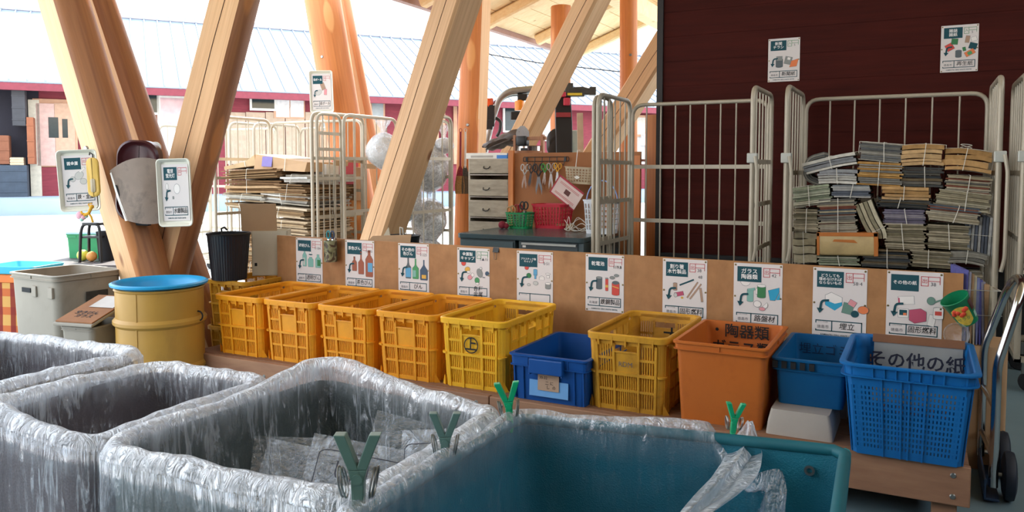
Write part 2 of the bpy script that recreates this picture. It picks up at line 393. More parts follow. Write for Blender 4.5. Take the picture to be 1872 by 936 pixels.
# ------------------------------------------------------------ bench
BZ = .24
bench = thing('low_wooden_bench', 'long low worn wooden bench carrying the row of crates', 'bench', (-1.65, 3.0, 0))
def bench_parts():
    ox, oy = -1.65, 3.0
    for i in range(5):
        m = MB(); y0 = 2.945 + i * .135; m.box(-3.42 - ox, y0 - oy, BZ - .03, .155 - ox, y0 + .13 - oy, BZ); m.build('top_plank', M_benchtop, bench, bevel=.003)
    for (a, b) in ((-3.42, -1.62), (-1.615, .16)):
        m = MB(); m.box(a - ox, 2.915 - oy, .105, b - ox, 2.944 - oy, BZ - .002); m.build('front_board', M_oldwood, bench, bevel=.004)
    m = MB(); m.box(-3.42 - ox, 3.60 - oy, .10, .155 - ox, 3.62 - oy, BZ - .03); m.build('back_board', M_oldwood, bench)
    for x in (.128, -3.445): 
        m = MB(); m.box(x - ox, 2.946 - oy, .105, x + .028 - ox, 3.598 - oy, BZ - .032); m.build('end_board', M_oldwood, bench, bevel=.003)
    for x in (-3.36, -1.70, -1.55, .05):
        for y in (2.95, 3.52):
            m = MB(); m.box(x - ox, y - oy, 0, x + .075 - ox, y + .07 - oy, BZ - .032); m.build('leg', M_oldwood, bench, bevel=.003)
    for x in (-3.3, -3.17, -3.05, -2.9, -1.68, -1.56, .11):
        for z in ((.17,) if x < -2 else (.135, .205)):
            b = MB(); b.lathe([(0, .004), (.007, .004), (.01, 0)], 10, M=Matrix.Translation((x - ox, 2.9155 - oy, z)) @ Matrix.Rotation(pi / 2, 4, 'X')); b.build('screw', M_steel, bench)
bench_parts()

# ------------------------------------------------------------ slatted crates
def make_crate(mats, w=.338, d=.565, h=.31, handle=True):
    """mats: body, plate. origin at base centre, short handle side towards -y"""
    tk = .07
    def tp(p): 
        f = 1 - tk * (1 - p[2] / h); return Vector((p[0] * f, p[1] * f, p[2]))
    body = MB(); plates = [MB() for _ in range(4)]; rim = MB()
    def put(mb, side, u0, u1, z0, z1, n0, n1, L):
        # side 0..3 : front(-y), back(+y), left(-x), right(+x); n measured outwards from the wall skin
        pts = []
        for z in (z0, z1):
            for (u, n_) in ((u0, n0), (u1, n0), (u1, n1), (u0, n1)):
                if side == 0: p = (u, -d / 2 + .012 - n_, z)
                elif side == 1: p = (-u, d / 2 - .012 + n_, z)
                elif side == 2: p = (-w / 2 + .012 - n_, -u, z)
                else: p = (w / 2 - .012 + n_, u, z)
                pts.append(tp(p))
        mb.add(pts, [(0, 3, 2, 1), (4, 5, 6, 7), (0, 1, 5, 4), (1, 2, 6, 5), (2, 3, 7, 6), (3, 0, 4, 7)])
    zb, zm, zt = .018, .150, .272          # base band, middle flange, under the rim
    for side in range(4):
        L = w if side < 2 else d; e = L / 2 - (.045 if side < 2 else .075)
        nc = 3 if side < 2 else 5
        if side < 2: cols = [(-e, -.052), (-.052, .052), (.052, e)]
        else: cols = [(-e + i * 2 * e / nc, -e + (i + 1) * 2 * e / nc) for i in range(nc)]
        hc = 1 if side < 2 else 2
        for sgn in (-1, 1): put(body, side, *(sorted((sgn * e, sgn * (L / 2 - .03)))), .0, zt, -.003, .001, L)   # plain corners
        edges = sorted({round(c, 5) for cc in cols for c in cc})
        for u in edges: put(body, side, u - .005, u + .005, 0, zt, -.003, .009, L)                               # ribs
        put(body, side, -e, e, 0, zb, -.003, .004, L); put(body, side, -e, e, zm - .006, zm + .006, -.003, .010, L)
        put(body, side, -e, e, zt - .006, h - .012, -.003, .001, L)
        rows = [(zb, .083), (.083, zm - .006), (zm + .006, .211), (.211, zt - .006)]
        for zz in (.083, .211):
            for ci, (a, b) in enumerate(cols):
                if ci == hc and zz > zm: continue
                put(body, side, a, b, zz - .005, zz + .005, -.003, .006, L)
        for ci, (a, b) in enumerate(cols):
            nb = max(3, int(round((b - a) / .0098)))
            for ri, (z0, z1) in enumerate(rows):
                if ci == hc and ri >= 2: continue
                for k in range(nb):
                    uc = a + (k + .5) * (b - a) / nb; put(body, side, uc - .0024, uc + .0024, z0, z1, -.003, .001, L)
        a, b = cols[hc]
        put(plates[side], side, a + .004, b - .004, zm + .004, .238, -.003, .003, L)
        put(body, side, a, b, .236, .241, -.003, .008, L)
    # rounded corner skins
    for (sx_, sy_) in ((1, 1), (-1, 1), (-1, -1), (1, -1)):
        r = .03; ring = []
        for k in range(7):
            a = pi / 2 * k / 6
            ring.append((sx_ * (w / 2 - .011 - r + r * cos(a)), sy_ * (d / 2 - .011 - r + r * sin(a))))
        inn = [(x - sx_ * .004, y - sy_ * .004) for x, y in ring]
        loop = ring + inn[::-1]
        body.loft([[tp((x, y, z)) for x, y in loop] for z in (0, .15, h - .014)], True, True, True)
        fl = [(x + sx_ * .009, y + sy_ * .009) for x, y in ring]; lp = fl + ring[::-1]
        body.loft([[tp((x, y, z)) for x, y in lp] for z in (zm - .004, zm + .004)], True, True, True)
        body.add([tp((sx_ * (w / 2 - .012), sy_ * (d / 2 - .012), 0)), tp((sx_ * (w / 2 + .012), sy_ * (d / 2 - .03), 0)), tp((sx_ * (w / 2 - .012), sy_ * (d / 2 - .012), .05)),
                  tp((sx_ * (w / 2 - .012), sy_ * (d / 2 - .045), 0))], [(0, 1, 2), (0, 2, 3), (1, 3, 2), (0, 3, 1)])
    # base sheet
    rr = rrect(w - .03, d - .03, .03, 4)
    body.loft([[tp((x, y, .003)) for x, y, _ in rr], [tp((x, y, .009)) for x, y, _ in rr]], True, True, True)
    # rim
    def L_(wo, z, r=.04): return [tp((x, y, z)) for x, y, _ in rrect(w + wo, d + wo, r, 6)]
    rim.loft([L_(-.024, h - .026), L_(.002, h - .026), L_(.002, h - .004), L_(-.006, h), L_(-.022, h), L_(-.030, h - .004), L_(-.030, h - .026), L_(-.024, h - .026)], True)
    for side in range(4):
        L = w if side < 2 else d; k = 6 if side < 2 else 9
        for i in range(1, k): put(rim, side, -L / 2 + L * i / k - .003, -L / 2 + L * i / k + .003, zt - .01, h - .012, .0, .014, L)
    return body, rim, plates
def crate_thing(name, label, loc, mat, proto=None, rz=0.0, group='yellow slatted crates in the row on the bench'):
    t = thing(name, label, 'crate', loc, rz, group)
    if proto is None:
        b, r, p = make_crate(None); b.build('body', mat, t, angle=30); r.build('rim', mat, t, angle=35); [q.build('handle_plate', mat, t) for q in p]
    else:
        for ch in [x for x in COL.objects if x.parent == proto and x.name.split('.')[0] in ('body', 'rim', 'handle_plate')]:
            c = ch.copy(); COL.objects.link(c); c.parent = t
            c.material_slots[0].link = 'OBJECT'; c.material_slots[0].material = mat
    return t
def plastic(name, col, dirt='5a3a10', amt=.25, rough=.42):
    m = pm(name, col, rough, 0, .07, 5, .03, dirt=dirt, dirt_amt=amt, spec=.4); nt = m.node_tree; bs = nt.nodes['Principled BSDF']; out = nt.nodes['Material Output']
    t = nt.nodes.new('ShaderNodeBsdfTranslucent'); t.inputs[0].default_value = (*lin(col), 1); x = nt.nodes.new('ShaderNodeMixShader'); x.inputs[0].default_value = .15
    nt.links.new(bs.outputs[0], x.inputs[1]); nt.links.new(t.outputs[0], x.inputs[2]); nt.links.new(x.outputs[0], out.inputs[0]); return m
Y1 = plastic('orange_yellow_plastic', 'ee9f1e'); Y2 = plastic('amber_plastic', 'ec9f24'); Y3 = plastic('yellow_plastic', 'eeb62c'); Y4 = plastic('stained_yellow_plastic', 'd0982e', '5a2c1c', .6)
lab = ['yellow slatted crate in front of the clear bottles poster, leftmost in the row', 'yellow slatted crate in front of the brown bottles poster',
       'yellow slatted crate in front of the other coloured bottles poster', 'yellow slatted crate in front of the metal caps poster', 'paler yellow crate with a round black mark, in front of the plastic caps poster']
fx = [(383, 477), (477, 573), (573, 679), (679, 792), (792, 925)]
cr = []
xs = [-3.300, -2.958, -2.606, -2.256, -1.905]
for i in range(5):
    c = crate_thing('slatted_crate', lab[i], (xs[i] + .172, 2.955 + .283, BZ), [Y1, Y2, Y1, Y2, Y3][i], cr[0] if cr else None); cr.append(c)
c6 = crate_thing('slatted_crate', 'stained yellow slatted crate between the small blue box and the orange container', (-1.200 + .172, 2.955 + .283, BZ), Y4, cr[0]); cr.append(c6)
# round black mark on crate five
m = MB(); ring = []
for k in range(33):
    a = 2 * pi * k / 32; ring.append((.036 * cos(a), 0, .036 * sin(a)))
inn = [(x * .86, 0, z * .86) for x, y, z in ring]
m.loft([ring, inn], False, smooth=False); mk = m.build('round_mark', M_ink, cr[4], loc=(0.0, -.2743, .196), rot=(-.03, 0, 0))
text_obj('上', .058, M_ink, mk, (0, -.0008, 0), 'letter', offs=.0012)
text_obj('木材', .085, M_ink, c6, (.075, .262, .20), 'handwriting', rot=(pi / 2 + .03, 0, 0), offs=.001)
text_obj('RDM', .028, M_greyink, c6, (0, -.2743, .19), 'stamp', rot=(pi / 2 - .03, 0, 0))
# stacked crates behind the drum, under the black bin
low = []
for i, z in enumerate((0, .2755)):
    t = thing('slatted_crate', ['dull yellow slatted crate on the floor behind the drum', 'dull yellow slatted crate under the black bin and the cardboard carton'][i], 'crate', (-3.62, 3.62, z), 0, 'stacked crates behind the drum')
    for ch in [x for x in COL.objects if x.parent == cr[0]]:
        c = ch.copy(); COL.objects.link(c); c.parent = t; c.scale = (1, 1, .275 / .31); c.material_slots[0].link = 'OBJECT'; c.material_slots[0].material = Y4
    low.append(t)

# ------------------------------------------------------------ solid plastic boxes
def solid_box(t, mat, w, d, h, rimw=.012, rimh=.035, taper=.06, wall=.004, r=.02, ribs=(3, 5), rib_out=.008, base_name='body'):
    def R(wo, z, rr=None):
        f = 1 - taper * (1 - z / h); return [(x * f, y * f, z) for x, y, _ in rrect(w + wo, d + wo, rr or r, 5)]
    m = MB(); ro = rimw * 2
    m.loft([R(-ro, 0), R(-ro, h - rimh), R(-ro, h - .004), R(-ro - wall * 2, h - .004), R(-ro - wall * 2, wall * 1.5)], True, True, True)
    m.build(base_name, mat, t, angle=35)
    k = MB(); k.loft([R(-ro + .0, h - rimh), R(-.001, h - rimh), R(-.001, h - rimh + .004), R(-ro * .5, h - rimh + .004), R(-ro * .5, h - .010), R(0, h - .008), R(0, h - .001), R(-.004, h), R(-ro - wall * 2 - .001, h), R(-ro - wall * 2 - .001, h - .008)], True)
    for side in range(4):
        L, n = (w, ribs[0]) if side < 2 else (d, ribs[1])
        for i in range(1, n):
            u = -L / 2 + L * i / n; s_ = (-1, 1)[side % 2]
            z0, z1 = h - rimh, h - .006
            f = 1 - taper * (1 - z0 / h)
            if side < 2: k.box(u - .002, s_ * (d / 2) * f - (.001 if s_ > 0 else -.001) - .012 * (s_ > 0), z0, u + .002, s_ * (d / 2) * f + .012 * (s_ < 0), z1)
            else: k.box(s_ * (w / 2) * f - .012 * (s_ > 0), u - .002, z0, s_ * (w / 2) * f + .012 * (s_ < 0), u + .002, z1)
    k.build('rim', mat, t, angle=35)
OB = plastic('orange_plastic', 'c26a2a', '6a2c10', .3); B1 = plastic('blue_plastic', '124e96', '0a2a5a', .2); B2 = plastic('bright_blue_plastic', '126aae', '0a3a7a', .25); B3 = plastic('cyan_blue_plastic', '0e5e92', '0a2a5a', .2)
ob = thing('orange_container', 'tall solid orange plastic container with black handwriting on its inner wall', 'container', (-.840 + .18, 2.945 + .25, BZ))
solid_box(ob, OB, .355, .50, .31, .012, .032, .09, ribs=(2, 2))
for sx_ in (-1, 1):
    for u in (-.105, .105):
        m = MB(); m.box(u - .007, -.2365, .0, u + .007, -.225, .278); m.v = [Vector((p.x * (1 - .09 * (1 - p.z / .31)), p.y * (1 - .09 * (1 - p.z / .31)), p.z)) for p in m.v]
    m.build('rib', OB, ob)
    break
for u in (-.125, .13):
    m = MB(); m.box(u - .006, -.2365, .0, u + .006, -.225, .278); m.v = [Vector((p.x * (1 - .09 * (1 - p.z / .31)), p.y * (1 - .09 * (1 - p.z / .31)), p.z)) for p in m.v]; m.build('rib', OB, ob)
text_obj('・陶器類\n ガラス類', .062, M_ink, ob, (-.02, .221, .235), 'handwriting', rot=(pi / 2 + .04, 0, 0), offs=.0008, line=1.15)

b1 = thing('blue_box', 'small solid blue plastic box with a paper tag and front handle, between two yellow crates', 'container', (-1.535 + .185, 2.93 + .24, BZ))
solid_box(b1, B1, .36, .50, .195, .013, .05, .06, ribs=(4, 5))
m = MB(); m.box(-.075, -.268, .125, .075, -.236, .185); m.box(-.075, -.268, .118, -.068, -.236, .125); m.box(.068, -.268, .118, .075, -.236, .125)
m.build('handle', B1, b1, bevel=.004)
for u in (-.155, -.115, .115, .155): m = MB(); m.box(u - .003, -.243, .004, u + .003, -.222, .146); m.v = [Vector((p.x, p.y * (1 - .05 * (1 - p.z / .195)), p.z)) for p in m.v]; m.build('rib', B1, b1)
m = MB(); m.box(-.085, -.2385, .018, .09, -.2365, .085); m.build('card_pocket', pm('clear_pocket', '6f9fd0', .15, 0, .05), b1, rot=(-.03, 0, 0))
m = MB(); m.box(-.045, -.2425, .045, .05, -.2415, .112); tg = m.build('paper_tag', pm('brown_tag', 'a88a72', .8), b1, rot=(-.03, 0, 0))
tg['label'] = 'brown paper tag'
text_obj('30-32', .016, M_ink, tg, (-.02, -.2432, .098), 'lettering'); text_obj('二 に\n   し  の', .017, M_ink, tg, (.008, -.2432, .068), 'handwriting')

slab = MB(); slab.loft([[(x, y, z) for x, y, _ in rrect(.23 - q, .30 - q, .012, 3)] for z, q in ((0, .0), (.05, .012), (.09, .03))], True, True, True)
sl = slab.build('foam_lid', pm('grey_foam', 'a59c93', .8, 0, .06, 6), loc=(-.375, 3.11, BZ), rot=(0, 0, 0)); tag(sl, 'grey white foam block lying under the low blue box', 'foam block')
b2 = thing('blue_box', 'low blue plastic box with square grip holes, raised on a grey foam block', 'container', (-.352, 3.29, BZ + .091))
solid_box(b2, B3, .27, .52, .175, .013, .045, .08, ribs=(2, 2))
for i in range(5):
    m = MB(); x = -.12 + i * .032; m.box(x - .009, -.2615, .139, x + .009, -.2485, .164); m.build('grip_hole', M_blackmatte, b2)
text_obj('埋立ゴミ', .05, pm('faded_blue_ink', '0a2c50', .7), b2, (.0, .229, .115), 'handwriting', rot=(pi / 2 + .05, 0, 0))
m2 = MB(); m2.box(-.10, -.03, 0, .12, .25, .09); tag(m2.build('foam_lid', pm('white_foam', 'b5b0aa', .8), loc=(-.36, 3.30, BZ)), 'pale foam block hidden behind, under the low blue box', 'foam block')

# big blue basket with slots
bb = thing('blue_basket', 'big blue plastic basket with slotted sides at the right end of the bench', 'basket', (-.03, 3.125, BZ))
def basket(t, mat, w, d, h):
    tk = .14
    def tp(p): f = 1 - tk * (1 - p[2] / h); return Vector((p[0] * f, p[1] * f, p[2]))
    m = MB(); rim = MB()
    def put(mb, side, u0, u1, z0, z1, n0, n1):
        pts = []
        for z in (z0, z1):
            for (u, n_) in ((u0, n0), (u1, n0), (u1, n1), (u0, n1)):
                if side == 0: p = (u, -d / 2 + .014 - n_, z)
                elif side == 1: p = (-u, d / 2 - .014 + n_, z)
                elif side == 2: p = (-w / 2 + .014 - n_, -u, z)
                else: p = (w / 2 - .014 + n_, u, z)
                pts.append(tp(p))
        mb.add(pts, [(0, 3, 2, 1), (4, 5, 6, 7), (0, 1, 5, 4), (1, 2, 6, 5), (2, 3, 7, 6), (3, 0, 4, 7)])
    for side in range(4):
        L = w if side < 2 else d; e = L / 2 - .035; pitch_u = .0115; rows = 12; z0, z1 = .02, h - .075
        nu = int(2 * e / pitch_u)
        put(m, side, -e, e, 0, z0, -.003, .001); put(m, side, -e, e, z1, h - .01, -.003, .001)
        dz = (z1 - z0) / rows
        for r_ in range(rows): put(m, side, -e, e, z0 + r_ * dz, z0 + r_ * dz + dz * .42, -.003, .001)
        for k in range(nu + 1):
            u = -e + k * 2 * e / nu; put(m, side, u - .0036, u + .0036, z0, z1, -.0028, .0008)
        for u in (-.08, -.02, .005, .055): put(rim, side, u - .003, u + .003, 0, h - .04, 0, .007)
        for i in range(7): put(rim, side, -.105 + i * .035 - .002, -.105 + i * .035 + .002, h - .045, h - .004, .0, .012)
    for (sx_, sy_) in ((1, 1), (-1, 1), (-1, -1), (1, -1)):
        r = .045; ring = []
        for k in range(8):
            a = pi / 2 * k / 7; ring.append((sx_ * (w / 2 - .013 - r + r * cos(a)), sy_ * (d / 2 - .013 - r + r * sin(a))))
        lp = ring + [(x - sx_ * .003, y - sy_ * .003) for x, y in ring][::-1]
        m.loft([[tp((x, y, z)) for x, y in lp] for z in (0, h / 2, h - .01)], True, True, True)
    rr = rrect(w - .04, d - .04, .04, 4); m.loft([[tp((x, y, z)) for x, y, _ in rr] for z in (.0, .006)], True, True, True)
    def R(wo, z): return [tp((x, y, z)) for x, y, _ in rrect(w + wo, d + wo, .05, 6)]
    rim.loft([R(-.028, h - .045), R(.004, h - .045), R(.004, h - .041), R(-.018, h - .041), R(-.018, h - .010), R(.006, h - .008), R(.006, h - .002), R(0, h), R(-.03, h), R(-.034, h - .004), R(-.034, h - .045)], True)
    m.build('body', mat, t, angle=30); rim.build('rim', mat, t, angle=35)
basket(bb, B2, .415, .56, .315)
# sign card inside the basket
sg = thing('handwritten_sign', 'grey plastic covered sign with big brush writing standing inside the big blue basket', 'sign', (-.005, 3.335, .332))
m = MB(); m.box(-.15, -.002, -.02, .15, .002, .225); m.build('card', pm('cloudy_sleeve', '8e8f8c', .35, 0, .08, 8), sg, rot=(-.10, 0, 0))
m = MB(); m.box(-.155, -.006, .205, .155, .006, .235); m.build('cardboard_edge', pm('torn_cardboard', '7a5238', .85), sg, rot=(-.10, 0, 0)); card = [o for o in COL.objects if o.parent == sg and o.name.startswith('card') and 'edge' not in o.name][0]
text_obj('その他の紙', .066, pm('brush_ink', '15182e', .6), card, (-.005, -.0026, .137), 'handwriting', offs=.0012)
text_obj('トレイ・カップ', .03, M_ink, card, (-.03, -.0026, .045), 'lettering')

# ------------------------------------------------------------ notice board
YB = 3.625
nb = thing('notice_board', 'long plywood board standing behind the crates with recycling posters pinned on it', 'board', (-1.66, YB, 0))
m = MB(); m.add([(-1.82, 0, .18), (1.81, 0, .18), (1.81, 0, .785), (-1.82, 0, .802), (-1.82, .018, .18), (1.81, .018, .18), (1.81, .018, .785), (-1.82, .018, .802)],
      [(0, 1, 2, 3), (4, 7, 6, 5), (0, 4, 5, 1), (1, 5, 6, 2), (2, 6, 7, 3), (3, 7, 4, 0)]); m.build('panel', M_ply, nb)
for x in (-1.75, -.6, .6, 1.74): m = MB(); m.box(x - .03, .019, 0, x + .03, .06, .74); m.build('stake', M_oldwood, nb)
# ------------------------------------------------------------ posters
PC = {k: pm('print_' + k, v, .8, 0, .03) for k, v in dict(teal='0e4650', mint='7fb0a4', green='4f9460', dgreen='3a7a4c', brown='9c5a44', dbrown='7a4636', blue='5f9fc4', navy='44566a', yellow='d8a84a',
    red='cc4c42', pink='d89094', grey='8a8c88', dgrey='5a6266', lgrey='c2c0ba', orange='dd7a4a', tan='a88a74', white='e6e0da', black='1c2024', cyan='2f9cc0', rose='b8506a', rgreen='66887a').items()}
PK = list(PC); PM = [PC[k] for k in PK]
def ell(cx, cy, rx, ry, a=0, n=20, a0=0, a1=2 * pi):
    full = abs(a1 - a0 - 2 * pi) < 1e-6; N = n if full else n + 1
    return [(cx + rx * cos(t) * cos(a) - ry * sin(t) * sin(a), cy + rx * cos(t) * sin(a) + ry * sin(t) * cos(a)) for t in [a0 + (a1 - a0) * i / n for i in range(N)]]
def rec(cx, cy, w, h, a=0):
    return [(cx + x * cos(a) - y * sin(a), cy + x * sin(a) + y * cos(a)) for x, y in ((-w / 2, -h / 2), (w / 2, -h / 2), (w / 2, h / 2), (-w / 2, h / 2))]
def bot(cx, y0, w, h, nw, nh, sh=.15):
    s = h - nh; hw = w / 2; n2 = nw / 2
    return [(cx - hw * .9, y0), (cx + hw * .9, y0), (cx + hw, y0 + .03), (cx + hw, y0 + s * (1 - sh)), (cx + n2 * 1.6, y0 + s), (cx + n2, y0 + s + nh * .2), (cx + n2, y0 + h), (cx - n2, y0 + h), (cx - n2, y0 + s + nh * .2), (cx - n2 * 1.6, y0 + s), (cx - hw, y0 + s * (1 - sh)), (cx - hw, y0 + .03)]
def cyl(cx, y0, w, h, a=0):
    return [(cx + x * cos(a) - y * sin(a), y0 + x * sin(a) + y * cos(a)) for x, y in [(-w / 2, 0)] + ell(0, 0, w / 2, w * .16, 0, 8, pi, 2 * pi) + [(w / 2, h)] + ell(0, h, w / 2, w * .16, 0, 8, 0, pi)]
ART = {  # list of (polygon, colour, outline) in sheet widths, y up from the sheet's foot (0..1.414)
 'clear': [(bot(.33, .58, .15, .62, .045, .24), 'mint', 1), (rec(.31, .72, .06, .22), 'lgrey', 0), (bot(.56, .57, .2, .28, .11, .05), 'mint', 1), (ell(.56, .93, .07, .015), 'teal', 1), (rec(.56, .98, .06, .06), 'white', 1), (bot(.84, .56, .2, .38, .09, .1), 'mint', 1), (rec(.87, .70, .12, .18), 'dgreen', 0)],
 'brown': [(bot(.32, .56, .16, .36, .06, .08), 'brown', 1), (bot(.55, .48, .19, .62, .05, .24), 'brown', 1), (bot(.83, .42, .25, .72, .09, .16), 'brown', 1), (rec(.86, .68, .16, .25), 'blue', 0), (rec(.32, .93, .06, .06), 'dbrown', 0), (rec(.55, 1.08, .06, .05), 'dbrown', 0), (rec(.83, 1.12, .1, .06), 'dbrown', 0)],
 'other': [(bot(.33, .46, .18, .70, .05, .34), 'dgrey', 1), (rec(.33, .62, .17, .26), 'blue', 0), (bot(.57, .46, .2, .54, .05, .2), 'green', 1), (rec(.53, .6, .1, .18), 'mint', 0), (bot(.84, .44, .24, .54, .04, .16, .3), 'navy', 1), (rec(.84, .53, .14, .1), 'yellow', 0)],
 'metal': [(ell(.2, 1.0, .07, .075), 'red', 1), (ell(.32, .83, .08, .065, .3), 'yellow', 1), (ell(.35, .76, .06, .03), 'white', 1), (ell(.40, .62, .075, .06, .5), 'pink', 1), (ell(.48, .69, .045, .05), 'white', 1), (ell(.70, .75, .08, .12, .4), 'grey', 1), (ell(.93, .75, .055, .055), 'navy', 1), (ell(.62, .55, .07, .075), 'green', 1), (ell(.63, .46, .05, .03), 'white', 1), (rec(.83, .64, .08, .02), 'dgrey', 0), (ell(.74, .88, .03, .03), 'white', 1)],
 'plas': [(ell(.28, 1.0, .055, .055), 'red', 1), (ell(.37, 1.07, .035, .055, -.3), 'red', 1), (ell(.34, .8, .065, .06), 'dgreen', 1), (cyl(.52, .83, .1, .12), 'blue', 1), (rec(.52, .78, .05, .1), 'blue', 1), (ell(.70, .77, .065, .035), 'white', 1), (rec(.70, .74, .13, .05), 'white', 1), (ell(.87, .87, .06, .02), 'white', 1), (rec(.87, .80, .07, .06), 'white', 1), (ell(.53, .62, .065, .045), 'lgrey', 1), (ell(.34, .57, .04, .03), 'lgrey', 1), (cyl(.87, .52, .14, .11), 'grey', 1), (ell(.87, .63, .07, .025), 'white', 1)],
 'batt': [(cyl(.36, .58, .155, .26), 'dgrey', 1), (ell(.36, .84, .07, .025), 'grey', 1), (cyl(.56, .54, .075, .28), 'red', 1), (rec(.56, .64, .072, .06), 'yellow', 0), (rec(.56, .835, .06, .03), 'grey', 1), (cyl(.79, .46, .19, .26), 'red', 1), (ell(.79, .74, .085, .04), 'dgrey', 1), (rec(.79, .63, .18, .02, -.25), 'yellow', 0), (ell(.70, .86, .06, .035), 'grey', 1), (ell(.81, .92, .06, .03), 'grey', 1)],
 'chop': [(cyl(.29, .72, .09, .14), 'tan', 1), (rec(.55, .90, .34, .035, .42), 'teal', 1), (rec(.38, .63, .2, .09, .25), 'rose', 1), (ell(.30, .60, .035, .045), 'lgrey', 1), (rec(.68, .74, .035, .42, -.58), 'tan', 1), (rec(.75, .71, .035, .42, -.62), 'tan', 1), (rec(.88, .64, .05, .3, .15), 'tan', 1), (ell(.45, .55, .03, .025), 'yellow', 0)],
 'glass': [(ell(.25, 1.03, .1, .1, 0, 12, pi, 2 * pi), 'white', 1), (ell(.27, 1.04, .09, .12, -.4, 10, -.3, 1.8), 'white', 1), (cyl(.35, .62, .13, .22), 'mint', 1), (rec(.37, .86, .15, .05, .2), 'mint', 1), (cyl(.58, .72, .17, .2), 'dgreen', 1), (ell(.58, .95, .085, .03), 'white', 1), (rec(.48, .83, .03, .12), 'white', 1), ([(.72, .86), (.94, .93), (.94, .84), (.86, .66), (.76, .66)], 'cyan', 1), ([(.88, .67), (.96, .68), (.95, .83)], 'cyan', 0), (ell(.50, .56, .075, .065), 'white', 1), (ell(.65, .56, .06, .08, .3, 10, 3.6, 6.6), 'white', 1), (ell(.60, .46, .06, .035), 'pink', 1)],
 'last': [([(.24, .68), (.42, .58), (.55, .68), (.55, .83), (.35, .92), (.24, .86)], 'white', 1), ([(.24, .66), (.42, .56), (.55, .67), (.55, .74), (.42, .70), (.24, .76)], 'cyan', 0), (rec(.66, .62, .19, .21, -.2), 'rgreen', 1), (rec(.74, .73, .13, .11, -.5), 'pink', 1), (ell(.79, .52, .07, .065), 'teal', 1), (ell(.94, .61, .095, .075), 'orange', 1)],
 'paper': [(rec(.36, .83, .28, .16, .1), 'white', 1), (rec(.23, .80, .03, .14, .1), 'rose', 0), (rec(.31, .57, .18, .17), 'white', 1), (rec(.31, .58, .14, .11), 'teal', 0), (rec(.34, .55, .06, .05), 'orange', 0), ([(.42, .44), (.52, .38), (.72, .44), (.72, .62), (.62, .68), (.42, .64)], 'rose', 1), (rec(.82, .46, .12, .22, -.2), 'white', 1), (cyl(.93, .52, .17, .18), 'white', 1), (rec(.93, .61, .12, .08), 'red', 0), (ell(.80, .85, .07, .075), 'rgreen', 1), (rec(.93, .86, .14, .03, .4), 'rgreen', 1)],
 'news': [(cyl(.36, .50, .22, .22), 'dgrey', 1), (rec(.36, .76, .18, .14), 'grey', 1), (rec(.64, .68, .22, .24, -.25), 'grey', 1), (rec(.66, .74, .09, .08, -.25), 'white', 0), ([(.68, .46), (.90, .48), (.96, .72), (.74, .66)], 'orange', 1)],
 'mags': [(rec(.24, .76, .2, .2, .5), 'red', 1), (rec(.37, .92, .17, .17, -.1), 'dgreen', 1), (rec(.71, .97, .11, .2, -.15), 'tan', 1), (rec(.86, .76, .2, .18, -.3), 'teal', 1), (cyl(.48, .46, .16, .17), 'dgrey', 1), (rec(.63, .68, .08, .11, .2), 'dgreen', 1), (rec(.78, .56, .26, .15, .5), 'orange', 1), (rec(.78, .55, .12, .1, .5), 'green', 0), (rec(.88, .97, .14, .12, .3), 'white', 1)],
 'bulb': [(ell(.18, .86, .05, .08), 'white', 1), (rec(.18, .76, .05, .05), 'grey', 1), (ell(.55, .80, .11, .12), 'white', 1), (rec(.4, .58, .05, .06), 'grey', 1)],
 'misc': [(ell(.5, .85, .14, .1, .5), 'lgrey', 1), (ell(.3, .75, .08, .07), 'lgrey', 1), (rec(.6, 1.0, .2, .05, .6), 'white', 1), (ell(.62, .68, .1, .08), 'lgrey', 1)],
 'card': [(ell(.36, .68, .16, .09, .4), 'lgrey', 1), (rec(.58, .92, .2, .26, .4), 'tan', 1), (rec(.70, .70, .14, .22, -.1), 'pink', 1)],
}
